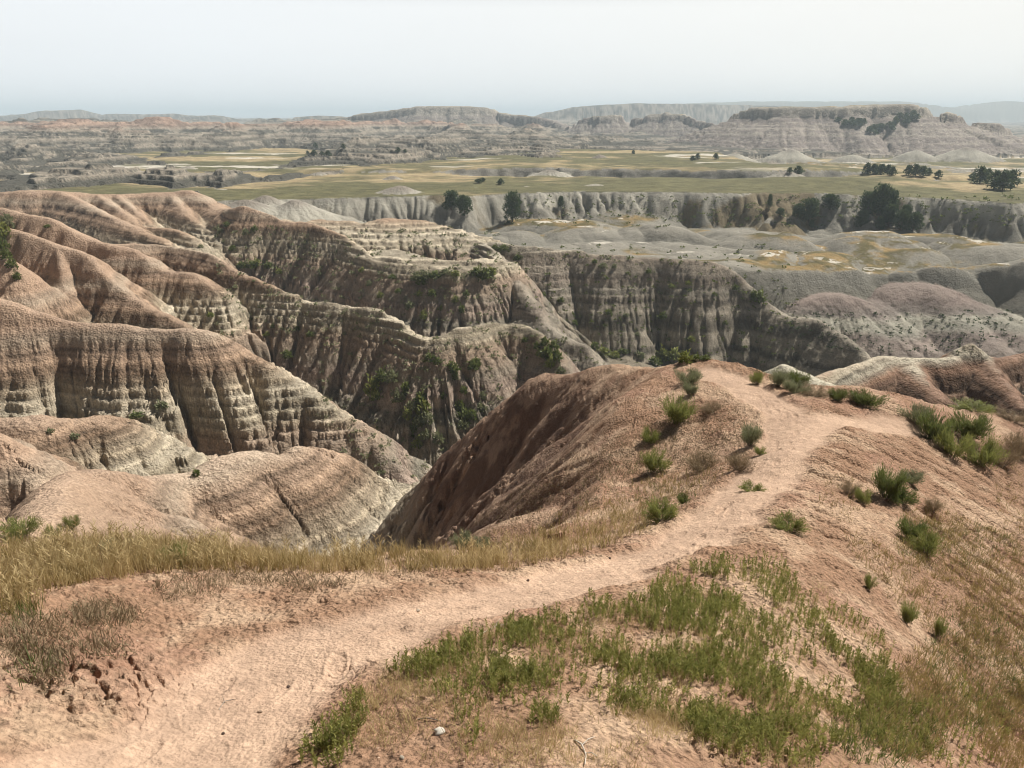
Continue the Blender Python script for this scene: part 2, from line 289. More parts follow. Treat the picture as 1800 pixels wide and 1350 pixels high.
    # ---- mesas and far ridges
    MES = [
     ('far_mesa', [(560,225,960),(600,212,950),(632,200,940),(680,195,930),(735,187,920),(790,187,920),(850,188,920),(872,196,920),(900,201,910),(925,203,900),(955,207,890),(985,216,880),(1010,232,860)], .5, 9, 14),
     ('serrated_butte', [(985,228,800),(1012,216,800),(1030,205,790),(1060,203,780),(1090,202,780),(1108,211,780),(1140,203,770),(1160,199,770),(1200,200,760),(1220,208,750),(1245,215,740),(1270,222,720)], .45, 5, 9),
     ('table_mesa', [(1262,226,600),(1290,206,585),(1320,192,570),(1345,187,560),(1400,187,552),(1450,187,548),(1540,185,545),(1600,184,540),(1617,191,535),(1642,201,530),(1660,197,530),(1682,206,530),(1702,213,530),(1740,216,530),(1765,226,530),(1810,240,530),(1900,248,530)], .30, 6, 14),
     ('hazy_ridge', [(950,212,1700),(975,196,1700),(1010,188,1700),(1060,184,1700),(1120,181,1700),(1200,183,1750),(1300,184,1800),(1500,190,1850)], .5, 14, 30),
     ('distant_plateau', [(1150,184,3200),(1250,180,3300),(1320,178,3300),(1500,178,3300),(1700,178,3300),(1850,178,3300),(2200,178,3300)], .4, 20, 10),
     ('hazy_badlands', [(-200,208,1900),(0,204,1900),(60,199,1900),(80,194,1880),(110,193,1880),(140,193,1900),(170,202,1900),(200,200,1900),(260,201,1800),(300,199,1800),(330,203,1800),(380,203,1700),(420,210,1700),(460,211,1700)], .5, 14, 24),
     ('small_mesa', [(510,214,1500),(530,205,1500),(560,203,1500),(590,204,1500),(608,213,1500)], .6, 10, 20),
     ('red_hill_line', [(-100,222,640),(0,216,640),(60,217,640),(110,210,640),(140,206,640),(170,214,640),(200,218,640),(240,210,640),(262,205,640),(278,202,640),(300,208,640),(330,214,640),(370,214,650),(420,217,660),(470,218,660),(520,214,680),(560,213,690),(600,215,700),(640,222,700)], .35, 5, 8),
     ('striped_foothill', [(560,232,800),(640,226,800),(700,224,800),(760,227,780),(820,226,780),(880,223,770),(930,226,760),(960,232,750),(1000,238,740)], .4, 5, 8),
    ]
    for i, (nm, pts, sl_, fa, flm) in enumerate(MES):
        p3 = np.array([P(*q) for q in pts]); reach = 140 if p3[:,1].max() < 1200 else 500
        w = (x > p3[:,0].min()-reach) & (x < p3[:,0].max()+reach) & (y > p3[:,1].min()-reach) & (y < p3[:,1].max()+reach)
        if not w.any(): names.append(nm); continue
        far = p3[:,1].max() > 1200
        big = flm*3.2
        h, D, u = ridge_eval(x[w], y[w], p3, sl=sl_, sr=sl_*1.15, r0=12 if nm in ('table_mesa','far_mesa') else 60 if far else 3, cliff=(7,5) if nm in ('table_mesa','far_mesa') else (2,4) if nm == 'serrated_butte' else None, fl=((big,.28,big*.16),(big*.4,.2,big*.06),(big*.15,.12,big*.02)), k=1 if far else 2, seed=40+i, wob=.3)
        jag = {'serrated_butte':1.6,'hazy_badlands':3.0,'red_hill_line':1.2,'striped_foothill':.8,'hazy_ridge':2.2,'small_mesa':1}.get(nm, .3)
        h = h+jag*fbm(x[w]/(big*.3), y[w]/(big*.3), 3, i)*np.exp(-D/12)
        names.append(nm); ridx = len(names)-1
        hw = H[w]; mm = h > hw; H[w] = np.where(mm, h, hw); rg = REG[w]; rg[mm] = ridx; REG[w] = rg
    w = (REG == 4)|(REG == 2)|(REG == 6)
    H[w] += (.28*fbm(x[w]*.45, y[w]*.45, 4, 2, .6)*np.where(REG[w] == 4, 1.6, .55))
    # ---- near hillside
    w = (rr < 60)
    xi, yi = x[w], y[w]
    wx = xi+.25*vn(xi*.9, yi*.9, 1); wy = yi+.25*vn(xi*.9, yi*.9+7, 2)
    d, bx, by, S, ins = polyseg(wx, wy, EDGE)
    px_, py_ = np.where(ins, xi, bx), np.where(ins, yi, by)
    nh = tps(px_, py_)
    far_ = np.hypot(px_, py_) > 22
    nh = np.where(far_, np.clip(nh, -8, -.2), nh)
    dout = np.where(ins, 0, d)
    g = gully(S/2.3+.2*vn(xi, yi, 3), 3)*np.minimum(dout*.16, .5)+gully(S/.8+.2*vn(xi*2, yi*2, 3), 5)*np.minimum(dout*.08, .12)
    nh = nh-1.05*(np.sqrt(dout**2+.25)-.5)-g
    hw = H[w]; mm = nh > hw
    H[w] = np.where(mm, nh, hw); rg = REG[w]; rg[mm & ins] = 1; rg[mm & ~ins] = rid0.get('trail_knoll'); REG[w] = rg
    if stage == 0: return H, REG, names, rid0
    if DELTA is not None: H = H+DELTA(x, y)*(REG != 1)
    # distant small peaks on the horizon
    # ---- hard ledges in the far badlands and mesas
    w = (REG == names.index('badlands')); xi, yi = x[w], y[w]; bad = H[w]; ri = rr[w]
    of = .35*fbm(xi*.01, yi*.01, 2, 6); st_ = 1.25; f = bad/st_+of; fl_ = np.floor(f)
    H[w] = mix(bad, (fl_+sm(.6, .97, f-fl_)-of)*st_, .93*sm(1100, 600, ri))
    w = np.isin(REG, [names.index(q) for q in ('far_mesa','serrated_butte','table_mesa','striped_foothill','red_hill_line')]); h = H[w]
    f = h/1.9+.3*fbm(x[w]*.01, y[w]*.01, 2, 3); fl2 = np.floor(f); H[w] = h+((fl2+sm(.35, .85, f-fl2))-f)*1.9*.7
    # ---- hard ledges in the canyon layers
    w = (rr > 22) & (rr < 175) & (REG >= 7) & (REG != rid0.get('trail_knoll')) | ((REG == 0) & (rr > 22))
    xi, yi = x[w], y[w]; h = H[w]
    rg = REG[w]
    nz = .4*fbm(xi*.03, yi*.03, 2, 4)+.07*fbm(xi*.22, yi*.22, 2, 6)
    zz = h+nz
    band = sm(-20.6, -19.6, zz)*sm(-15.9, -16.9, zz)
    st3 = .58; f = zz/st3; q = np.floor(f); fr = f-q
    ter = (q+sm(.6, .92, fr))*st3-nz
    br = .5+.5*vn(xi*.16, yi*.16, 5)
    soft = np.isin(rg, [rid0.get('pink_clay_mound', -1)])
    hb = mix(h, ter, band*np.clip(.05+1.4*br, 0, 1)*.9*(1-soft))
    for zc, am in ((-14.3,.25),(-13.0,.2),(-22.9,.35),(-25.3,.3)):
        t = (hb+nz-zc); hb = hb-am*sm(0, .5, -t+.25)*sm(1.6, .2, -t)*(.5+.5*br)*(1-soft)
    gw = np.isin(rg, [rid0.get('canyon_wall_butte', -1), rid0.get('striped_ridge', -1)])*sm(-28.5, -25, zz)*sm(-16.5, -18, zz)
    f = zz/.95+.2; q = np.floor(f); t9 = (q+sm(.5, .9, f-q)-.2)*.95-nz; hb = mix(hb, t9, gw*np.clip(.35+.8*vn(xi*.09, yi*.09, 2), 0, .85))
    ro = .11*fbm(xi*.9, yi*.9, 4, 2, .6)+.07*ridged(xi*2.1, yi*2.1, 3, 5)
    H[w] = hb+ro*np.clip(.5+.5*(-h-12)/6, .45, 1.6)*(1-.5*soft)
    return H, REG, names, rid0
import time; t0 = time.time()
from concurrent.futures import ThreadPoolExecutor
def par(x, y, stage=1):
    n = max(1, min(16, len(x)//60000+1)); ch = [(x[a], y[a]) for a in np.array_split(np.arange(len(x)), n)]
    with ThreadPoolExecutor(4) as ex: rs = list(ex.map(lambda c: heights(c[0], c[1], stage), ch))
    return np.concatenate([r[0] for r in rs]), np.concatenate([r[1] for r in rs]), rs[0][2], rs[0][3]
# --- running water: stream-power incision on a regular grid gives branching gullies and sharp spurs
def erode(dx, gx0, gx1, gy0, gy1, NIT, KT, far=False, dmax=6.):
    nx = int((gx1-gx0)/dx)+1; ny = int((gy1-gy0)/dx)+1
    GX, GY = np.meshgrid(gx0+dx*np.arange(nx), gy0+dx*np.arange(ny))
    Hb, Rb, nms, rd0 = par(GX.ravel(), GY.ravel(), 0)
    h0 = Hb.copy().reshape(ny, nx)
    r2 = np.random.default_rng(3)
    q_ = dx/.22; h = h0+.10*q_*fbm(GX*1.1/q_, GY*1.1/q_, 3, 2)+.05*q_*r2.random((ny, nx))
    n = nx*ny; idx = np.arange(n).reshape(ny, nx)
    Rg_ = Rb.reshape(ny, nx); Kf = np.ones((ny, nx))
    Kf[Rg_ == rd0['canyon_wall_butte']] = .55; Kf[Rg_ == 1] = .0; Kf[Rg_ == rd0['pink_clay_mound']] = .4; Kf[Rg_ == 0] = .3
    if not far: Kf[np.isin(Rg_, [2, 3, 4, 5, 6])] = .15
    else: Kf[Rg_ == 4] = 1.5; Kf[Rg_ == 2] = .25; Kf[Rg_ == 3] = .12; Kf[Rg_ == 6] = .2
    Kf *= .75+.5*vn(GX*.12, GY*.12, 6)
    Kf[np.hypot(GX, GY) < 24] *= .45
    offs = [(-1,-1,1.414),(-1,0,1),(-1,1,1.414),(0,-1,1),(0,1,1),(1,-1,1.414),(1,0,1),(1,1,1.414)]
    for it in range(NIT):
        best = np.zeros((ny, nx)); rec = idx.copy()
        hp = np.pad(h, 1, mode='edge'); ip = np.pad(idx, 1, mode='edge')
        for (a, b, l) in offs:
            s_ = (h-hp[1+a:1+a+ny, 1+b:1+b+nx])/(l*dx)*(1+.5*r2.random((ny, nx)))
            m = s_ > best; best = np.where(m, s_, best); rec = np.where(m, ip[1+a:1+a+ny, 1+b:1+b+nx], rec)
        hf = h.ravel(); order = np.argsort(hf, kind='stable'); rl = rec.ravel().tolist(); ol = order.tolist()
        A = [1.0]*n
        for i in reversed(ol):
            r = rl[i]
            if r != i: A[r] += A[i]
        Aa = np.array(A)*dx*dx
        f = (KT*Kf.ravel()*np.maximum(np.sqrt(Aa)-1.6*dx, 0)/dx/1.2)
        fl_ = f.tolist(); hl = hf.tolist()
        for i in ol:
            r = rl[i]
            if r != i:
                q = fl_[i]; hl[i] = (hl[i]+q*hl[r])/(1+q)
        h = np.array(hl).reshape(ny, nx)
        # hillslope creep keeps the spurs rounded and limits wall steepness
        lap = np.zeros_like(h); lap[1:-1,1:-1] = h[:-2,1:-1]+h[2:,1:-1]+h[1:-1,:-2]+h[1:-1,2:]-4*h[1:-1,1:-1]
        h = h+.03*np.clip(lap, -.5*q_, .5*q_)
    d = h-h0
    d = d*np.minimum(1, np.minimum(np.minimum(GX-gx0, gx1-GX), np.minimum(GY-gy0, gy1-GY))/(27*dx))
    d[Rg_ == 1] = 0
    d = np.clip(d, -dmax, .3)
    def f(x, y):
        u = (x-gx0)/dx; v = (y-gy0)/dx; o = np.zeros_like(x)
        m = (u > 1) & (u < nx-3) & (v > 1) & (v < ny-3)
        um, vm = u[m], v[m]; ui = um.astype(int); vi = vm.astype(int); fu = um-ui; fv = vm-vi
        def wts(t): return (-.5*t+t*t-.5*t**3, 1-2.5*t*t+1.5*t**3, .5*t+2*t*t-1.5*t**3, -.5*t*t+.5*t**3)
        wu, wv = wts(fu), wts(fv); a = 0
        for p in range(4):
            row = 0
            for q in range(4): row = row+wu[q]*d[vi+p-1, ui+q-1]
            a = a+wv[p]*row
        o[m] = a; return o
    return f
with ThreadPoolExecutor(3) as ex_:
    fs_ = [erode(.22, -84., 66., 7., 136., 14, .030), erode(.45, -150., 190., 136., 212., 14, .034, True, 5.), erode(1.7, -480., 620., 200., 660., 12, .022, True, 12.)]
def DELTA(x, y): return fs_[0](x, y)+fs_[1](x, y)+fs_[2](x, y)
print('erosion', time.time()-t0)
H, REG, NAMES, RID = par(X, Y)
print('heights', time.time()-t0)

# ------------------------------------------------------------------ surface data
Hg = H.reshape(NR, NA); Rg = REG.reshape(NR, NA)
def sample(x, y):
    """ground height at world points"""
    x = np.atleast_1d(np.asarray(x, float)); y = np.atleast_1d(np.asarray(y, float))
    r = np.hypot(x, y); a = np.arctan2(x, y)
    i = np.clip(np.searchsorted(R_, r)-1, 0, NR-2); j = np.clip(np.searchsorted(az, a)-1, 0, NA-2)
    u = np.clip((r-R_[i])/(R_[i+1]-R_[i]), 0, 1); v = np.clip((a-az[j])/(az[j+1]-az[j]), 0, 1)
    return (Hg[i,j]*(1-u)+Hg[i+1,j]*u)*(1-v)+(Hg[i,j+1]*(1-u)+Hg[i+1,j+1]*u)*v
def hit(px, py):
    """where a sight line meets the ground"""
    a, dy, dz = ray(px, py); hr = math.hypot(a, dy)
    t = R_/hr; zr = dz*t; g = sample(a*t, dy*t)
    k = np.nonzero((g > zr) & (R_ > .8))[0]
    if not len(k): return None
    k = k[0]; f = (zr[k-1]-g[k-1])/((zr[k-1]-g[k-1])-(zr[k]-g[k])+1e-9)
    tt = t[k-1]+(t[k]-t[k-1])*f
    return np.array([a*tt, dy*tt, float(sample(a*tt, dy*tt)[0])])
dHr = np.gradient(Hg, axis=0)/np.gradient(R_)[:,None]
dHa = np.gradient(Hg, axis=1)/(np.gradient(az)[None,:]*R_[:,None])
SL = np.hypot(dHr, dHa).ravel()
RR = np.hypot(X, Y)
# ------------------------------------------------------------------ ground colours (rock strata, soils, turf)
def table(z, tb):
    zs = [t[0] for t in tb]; return np.stack([np.interp(z, zs, [t[1][k] for t in tb]) for k in range(3)], 1)
STRATA = sorted([(-40,(.20,.175,.13)),(-30,(.215,.185,.14)),(-28,(.24,.205,.155)),(-26.2,(.27,.23,.175)),(-25.2,(.29,.235,.185)),(-24.2,(.25,.225,.175)),(-23.2,(.30,.24,.19)),(-22.4,(.33,.25,.20)),(-21.6,(.27,.225,.175)),
   (-20.9,(.285,.22,.165)),(-19.9,(.28,.21,.155)),(-19.5,(.32,.25,.18)),(-18.9,(.39,.335,.25)),(-18.3,(.28,.235,.17)),(-17.7,(.42,.365,.28)),(-17.1,(.31,.255,.185)),(-16.6,(.38,.305,.22)),(-16.0,(.34,.235,.16)),(-14.8,(.37,.262,.187)),(-14.2,(.43,.335,.25)),(-13.4,(.36,.25,.178)),(-11,(.39,.275,.195)),(-5,(.38,.26,.18)),(0,(.38,.26,.18))])
PLAIN = sorted([(-40,(.22,.2,.16)),(-27.5,(.21,.195,.16)),(-25,(.235,.222,.188)),(-22,(.27,.25,.21)),(-19,(.40,.375,.315)),(-17.5,(.36,.335,.285)),(-16.5,(.25,.22,.185)),(-10,(.25,.20,.165))])
t0 = time.time()
nz1 = fbm(X*.08, Y*.08, 3, 1); nz2 = fbm(X*.35, Y*.35, 3, 4); nz3 = fbm(X*1.7, Y*1.7, 3, 6)
zc = H+.3*nz1+.05*nz2
COL = table(zc, STRATA)
rn = lambda n: NAMES.index(n)
isn = lambda *n: np.isin(REG, [rn(q) for q in n])
far = isn('badlands','far_mesa','serrated_butte','table_mesa','hazy_ridge','distant_plateau','hazy_badlands','small_mesa','red_hill_line','striped_foothill')
m = isn('clay_plain','clay_cliff','clay_cone')
COL[m] = table(zc[m], PLAIN)
m = isn('pink_clay_mound')
COL[m] = table((H+.8*nz1)[m], sorted([(-34,(.21,.18,.15)),(-31,(.25,.20,.17)),(-30.2,(.25,.235,.19)),(-29.2,(.30,.28,.225)),(-28.7,(.20,.17,.145)),(-27.5,(.20,.155,.132)),(-25,(.24,.19,.16))]))
# layered far badlands: repeating pale and dark beds, darks deepened as painted ledge shade
fz = H+.8*nz1
bed = .5+.5*np.sin(fz*3.1+np.sin(fz*1.3)*2)
fc = mix(np.array([.085,.08,.066])[None], np.array([.27,.235,.19])[None], sm(.15,.85,bed)[:,None])
red = sm(-9, -4, fz)[:,None]*(RR < 760)[:,None]; fc = mix(fc, np.array([.36,.235,.175])[None]*(.85+.3*bed[:,None]), red*.8)
COL[far] = fc[far]
m = isn('table_mesa','serrated_butte','far_mesa','striped_foothill')
COL[m] = mix(np.array([.205,.172,.155])[None], np.array([.33,.29,.25])[None], (bed[m]**1.5)[:,None])
pt = m & (H > .5+1.5*nz1); COL[pt] = mix(COL[pt], np.array([.42,.375,.31])[None], .6)
top = m & (SL < .18) & (H > 0); COL[top] = (.26,.21,.11)
m = isn('distant_plateau'); COL[m] = (.22,.20,.15)
m = isn('canyon_wall_butte','grassy_nose_ridge'); COL[m] = mix(COL[m], (np.array([.235,.205,.165])[None]*(1+.25*np.sin(zc[m]*2.3))[:,None]), .65)
m = isn('banded_red_ridge')
COL[m] = table((H+.25*nz2)[m], sorted([(-26,(.28,.24,.19)),(-20,(.30,.26,.2)),(-18.2,(.40,.36,.28)),(-17.4,(.30,.25,.2)),(-16.9,(.215,.145,.10)),(-15.4,(.23,.14,.095)),(-15.0,(.46,.41,.32)),(-14.45,(.42,.35,.26)),(-14.2,(.33,.21,.15)),(-12,(.33,.21,.15))]))
m = isn('pale_bench'); COL[m] = (.44,.40,.31)
# turf on the shelf
str_ = fbm(X*.018+.6*vn(X*.02,Y*.02,4), Y*.04, 4, 3)+.45*fbm(X*.12, Y*.2, 4, 2)-.35*np.exp(-np.abs(RR-205)/14); ol = sm(-.12, .42, str_)[:,None]
turf = mix(np.array([.12,.112,.055])[None], np.array([.36,.28,.165])[None], ol*.9)*(1+.25*nz2[:,None])
m = isn('prairie'); ms = (m & (SL < .35)); COL[m] = (np.array([.23,.215,.185])[None]*(1+.5*nz2[:,None]))[m]; COL[ms] = turf[ms]
flatfar = (REG == rn('prairie'))
# grass on plain hollows
pm = isn('clay_plain'); gp = sm(.02, .16, fbm(X*.035, Y*.05, 4, 6)-.22*sm(25, -10, X)-.02)*sm(.42, .2, SL)*pm
COL = mix(COL, mix(np.array([.13,.11,.05])[None], np.array([.27,.19,.085])[None], sm(-.3,.4,nz2)[:,None]), gp[:,None])
# white dry pans
pan = ((REG == rn('clay_plain')) & (SL < .13))*sm(.36, .5, fbm(X*.09+3, Y*.16, 3, 2)+.1*sm(20,60,X))
pan = np.maximum(pan, (isn('prairie'))*(SL < .3)*sm(.36, .42, fbm(X*.02+7, Y*.07, 3, 1))*sm(250, 300, RR)*.9)
COL = mix(COL, np.array([.55,.51,.44])[None], pan[:,None])
# cliff: brown grassy chutes
mk_ = (REG == rn('clay_cliff')); COL[mk_] = (COL*(1+.45*fbm(X*.5, Y*.5, 4, 2))[:,None])[mk_]
cm = (REG == rn('clay_cliff'))*sm(.08, .3, fbm(X*.12, Y*.16, 4, 5)+.55*np.exp(-((X-62)/9)**2)-.05)
COL = mix(COL, np.array([.17,.13,.07])[None], .85*cm[:,None])
# scrub cover on canyon floors
vg = isn('canyon_floor')*sm(-.1, .3, nz2)*.75
COL = mix(COL, np.array([.10,.10,.05])[None], vg[:,None])
# paler on the flatter parts of ridges
cr = (RR < 170)&(REG >= 7)
flat = cr*sm(.75, .35, SL)
COL = mix(COL, COL*1.12+.02, flat[:,None])
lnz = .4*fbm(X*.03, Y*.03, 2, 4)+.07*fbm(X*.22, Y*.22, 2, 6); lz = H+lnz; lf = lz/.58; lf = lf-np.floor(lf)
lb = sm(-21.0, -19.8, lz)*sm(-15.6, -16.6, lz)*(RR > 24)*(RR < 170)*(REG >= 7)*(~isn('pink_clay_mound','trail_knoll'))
edge = np.maximum(sm(.72, .95, lf), sm(.16, .02, lf)); COL = COL*(1+lb*(.6*edge-.2))[:,None]  # pale beds, with light on ledge treads and shade on risers painted in
beds = (.5*vn(zc*2.1, zc*0, 1)+.6*vn(zc*5.3, zc*0, 2)+.4*vn(zc*11., zc*0, 3))*sm(-11, -14.5, H)*(RR > 24)*(RR < 170)*(REG >= 7)
COL = COL*(1+.6*beds*sm(.3, .8, SL))[:,None]
COL = COL*(1+.16*nz2+.10*nz3)[:,None]
# near hillside and knoll
TR = [(150,1420,2.1),(300,1345,2.43),(400,1260,2.85),(500,1185,3.25),(620,1120,3.65),(740,1080,4.05),(850,1050,4.4),(960,1025,4.8),(1060,1000,5.3),(1150,975,5.85),(1220,940,6.5),(1270,895,7.4),(1310,860,8.2),(1345,825,9.1),(1375,790,10),(1395,755,11.2),(1375,720,12.5),(1330,690,13.7),(1285,668,14.7),(1240,650,15.5)]
TP = [P(*t)[:2] for t in TR]; TP = [(TP[0][0]-.5, TP[0][1]-1.2)]+TP
nm_ = RR < 24
dt = np.full(N, 9.0); d_, *_ = polyseg(X[nm_], Y[nm_], TP, False); dt[nm_] = d_
T2 = [P(*t)[:2] for t in [(1395,750,11.2),(1450,735,12),(1520,740,12.1),(1580,740,12.6),(1640,760,12.8)]]
d_, *_ = polyseg(X[nm_], Y[nm_], T2, False); dt[nm_] = np.minimum(dt[nm_], d_*.8+.15)
tw = .36+.06*np.minimum(RR, 10)/4
dtn = dt+.10*vn(X*2.3, Y*2.3, 3)+.04*vn(X*7, Y*7, 4)
TRAIL = sm(1, 0, (dtn-tw*.62)/(tw*.42))
nn = isn('hillside','trail_knoll')
n4 = fbm(X*5, Y*5, 3, 2); n5 = fbm(X*16, Y*16, 3, 4)
soil = mix(np.array([.29,.178,.115])[None], np.array([.43,.30,.205])[None], sm(-.35,.45,nz3+.5*n4)[:,None])
soil = mix(soil, np.array([.31,.18,.125])[None], (sm(.1,.5,fbm(X*1.1+4,Y*1.1,3,7)+.3*n5))[:,None]*.6)
kn = sm(-5.4, -7.5, H)[:,None]; kc = mix(np.array([.17,.108,.078])[None], np.array([.34,.232,.165])[None], sm(-.3,.4,nz3+.6*n4)[:,None])
kc = mix(kc, np.array([.30,.255,.195])[None], sm(-10.5,-12.5,H+.3*nz2)[:,None])
nc = mix(soil, kc, kn)
nc = mix(nc, np.array([.45,.315,.228])[None]*(1+.08*n5+.13*nz3+.10*n4)[:,None], TRAIL[:,None]*.92)
near_right = sm(.5, 2.5, X-.55*Y)*sm(8,5,Y)
nc = mix(nc, np.array([.33,.24,.15])[None], (near_right*sm(-.2,.4,n4+nz3)*.5)[:,None])
COL[nn] = (nc*(1+.10*n5)[:,None])[nn]
print('colour', time.time()-t0)
# small-scale relief of the near ground: crumbs, rills, trampled path
rel = .04*fbm(X*3.2, Y*3.2, 4, 3, .55)*(1-.7*TRAIL)+.022*ridged(X*9, Y*9, 3, 1)*(1-.8*TRAIL)+.010*fbm(X*28, Y*28, 2, 5)*(1-.6*TRAIL)-.05*TRAIL*nn
# rills running down the slopes right of the path
gx = X*.82-Y*.57; gy = X*.57+Y*.82
rl = (1-np.abs(np.sin(pi*(gy*2.3+.5*vn(X*.7,Y*.7,2)+.25*vn(X*2,Y*2,3)))))**3
rel = rel-.07*rl*sm(.1,.5,vn(X*.8,Y*.8,5)+.35)*sm(5.2,6.5,RR)*sm(-.3,.8,X-.33*Y)*(1-TRAIL)
for (px_, py_, rad, amp) in [(150,1190,.34,.075),(60,1160,.30,.08),(215,1225,.20,.06),(190,1090,.22,.05),(1215,1130,.3,.045),(1120,1160,.28,.04),(1290,1330,.4,.05),(560,1030,.35,.04),(1270,760,.5,.06),(620,1180,.2,.03)]:
    a_, dy_, dz_ = ray(px_, py_); hr_ = math.hypot(a_, dy_); t_ = R_/hr_; gz = sample(a_*t_, dy_*t_); k_ = np.nonzero((gz > dz_*t_) & (R_ > .8))[0][0]; cx_, cy_ = a_*t_[k_], dy_*t_[k_]
    q_ = np.hypot(X-cx_, Y-cy_); mk = (q_ < rad*2)&nn; w_ = np.exp(-(q_[mk]/rad)**2)
    xx, yy = X[mk], Y[mk]; c1 = np.abs(vn(xx*15+.6*vn(xx*14,yy*14,1), yy*15, 3)); c2 = np.abs(vn(xx*21, yy*21, 5))
    rel[mk] += .55*amp*w_*(sm(.05,.3,c1)-.9+.35*sm(.05,.35,c2)+.5*sm(-.1,.1,vn(xx*3,yy*3,6)))
rel = rel*np.clip(RR/5, .45, 1.2)*np.where(REG == rn('trail_knoll'), .8, 1)
H[nn] += rel[nn]; Hg = H.reshape(NR, NA)

# scuffed footprints pressed into the path
ti = np.nonzero((TRAIL > .3) & (RR < 15))[0]; xt, yt = X[ti], Y[ti]; fp_ = np.zeros(len(ti)); TPa = np.array(TP); fr_ = np.random.default_rng(5)
seg = np.diff(TPa, axis=0); cl_ = np.r_[0, np.cumsum(np.hypot(*seg.T))]
for k in range(110):
    q_ = fr_.random()*cl_[-1]; i_ = min(np.searchsorted(cl_, q_)-1, len(seg)-1); d_ = seg[i_]/np.hypot(*seg[i_]); c_ = TPa[i_]+d_*(q_-cl_[i_])+np.array([-d_[1], d_[0]])*fr_.normal()*.15
    a_ = math.atan2(d_[1], d_[0])+fr_.normal()*.25; m_ = (np.abs(xt-c_[0]) < .3)&(np.abs(yt-c_[1]) < .3); ux = xt[m_]-c_[0]; uy = yt[m_]-c_[1]
    u_ = ux*cos(a_)+uy*sin(a_); v_ = -ux*sin(a_)+uy*cos(a_); e_ = np.sqrt((u_/.13)**2+(v_/.048)**2)
    fp_[m_] += -.010*sm(1.15, .8, e_)+.004*np.exp(-((e_-1.25)/.18)**2)
H[ti] += fp_; Hg = H.reshape(NR, NA)

# ------------------------------------------------------------------ materials
def new_mat(name):
    m = bpy.data.materials.new(name); m.use_nodes = True; nt = m.node_tree; nt.nodes.clear()
    o = nt.nodes.new('ShaderNodeOutputMaterial'); b = nt.nodes.new('ShaderNodeBsdfPrincipled')
    nt.links.new(b.outputs[0], o.inputs[0]); b.inputs['Roughness'].default_value = .95; b.inputs['Specular IOR Level'].default_value = .15
    return m, nt, b
def ground_mat(name, scales, bumps, spec=.12, contrast=.35, vor=None):
    m, nt, b = new_mat(name); L = nt.links
    b.inputs['Specular IOR Level'].default_value = spec
    at = nt.nodes.new('ShaderNodeAttribute'); at.attribute_name = 'soil'
    geo = nt.nodes.new('ShaderNodeNewGeometry'); prev = None; hsum = None
    for sc, bp in zip(scales, bumps):
        n = nt.nodes.new('ShaderNodeTexNoise'); n.inputs['Scale'].default_value = sc; n.inputs['Detail'].default_value = 5; n.inputs['Roughness'].default_value = .62
        L.new(geo.outputs['Position'], n.inputs['Vector'])
        mu = nt.nodes.new('ShaderNodeMath'); mu.operation = 'MULTIPLY'; mu.inputs[1].default_value = bp; L.new(n.outputs[0], mu.inputs[0])
        if hsum is None: hsum = mu; first = n
        else:
            ad = nt.nodes.new('ShaderNodeMath'); ad.operation = 'ADD'; L.new(hsum.outputs[0], ad.inputs[0]); L.new(mu.outputs[0], ad.inputs[1]); hsum = ad
        last = n
    if vor:
        v = nt.nodes.new('ShaderNodeTexVoronoi'); v.inputs['Scale'].default_value = vor[0]; L.new(geo.outputs['Position'], v.inputs['Vector'])
        mu = nt.nodes.new('ShaderNodeMath'); mu.operation = 'MULTIPLY'; mu.inputs[1].default_value = -vor[1]; L.new(v.outputs['Distance'], mu.inputs[0])
        ad = nt.nodes.new('ShaderNodeMath'); ad.operation = 'ADD'; L.new(hsum.outputs[0], ad.inputs[0]); L.new(mu.outputs[0], ad.inputs[1]); hsum = ad
    bu = nt.nodes.new('ShaderNodeBump'); bu.inputs['Strength'].default_value = 1; bu.inputs['Distance'].default_value = 1
    L.new(hsum.outputs[0], bu.inputs['Height']); L.new(bu.outputs[0], b.inputs['Normal'])
    mr = nt.nodes.new('ShaderNodeMapRange'); mr.inputs['From Min'].default_value = .3; mr.inputs['From Max'].default_value = .7
    mr.inputs['To Min'].default_value = 1-contrast; mr.inputs['To Max'].default_value = 1+contrast; L.new(last.outputs[0], mr.inputs['Value'])
    mx = nt.nodes.new('ShaderNodeVectorMath'); mx.operation = 'SCALE'; L.new(at.outputs['Color'], mx.inputs[0]); L.new(mr.outputs[0], mx.inputs['Scale'])
    L.new(mx.outputs[0], b.inputs['Base Color'])
    return m
M_NEAR = ground_mat('crumbly_soil', (5, 26), (.06, .03), contrast=.36, vor=(30, .018))
M_CAN = ground_mat('eroded_clay', (1.3, 8), (.30, .14), contrast=.30, vor=(6.5, .045))
M_FAR = ground_mat('far_clay', (.25, 1.2), (1.2, .5), contrast=.3)
M_TURF = ground_mat('dry_turf', (.6, 3), (.25, .12), contrast=.35)
M_PATH = ground_mat('trodden_path', (5, 34), (.035, .014), contrast=.2, vor=(50, .006))

# ------------------------------------------------------------------ ground meshes, one for each named landform
col_ = bpy.context.scene.collection
def tag(o, label=None, cat=None, group=None, kind=None):
    if label: o['label'] = label
    if cat: o['category'] = cat
    if group: o['group'] = group
    if kind: o['kind'] = kind
    return o
ii, jj = np.meshgrid(np.arange(NR-1), np.arange(NA-1), indexing='ij')
v00 = (ii*NA+jj).ravel()
quads = np.stack([v00, v00+NA, v00+NA+1, v00+1], 1)[:, ::-1]
freg = REG[v00].astype(np.int32).copy()
tr_f = (TRAIL[v00] > .5) & (freg == 1); freg[tr_f] = 99
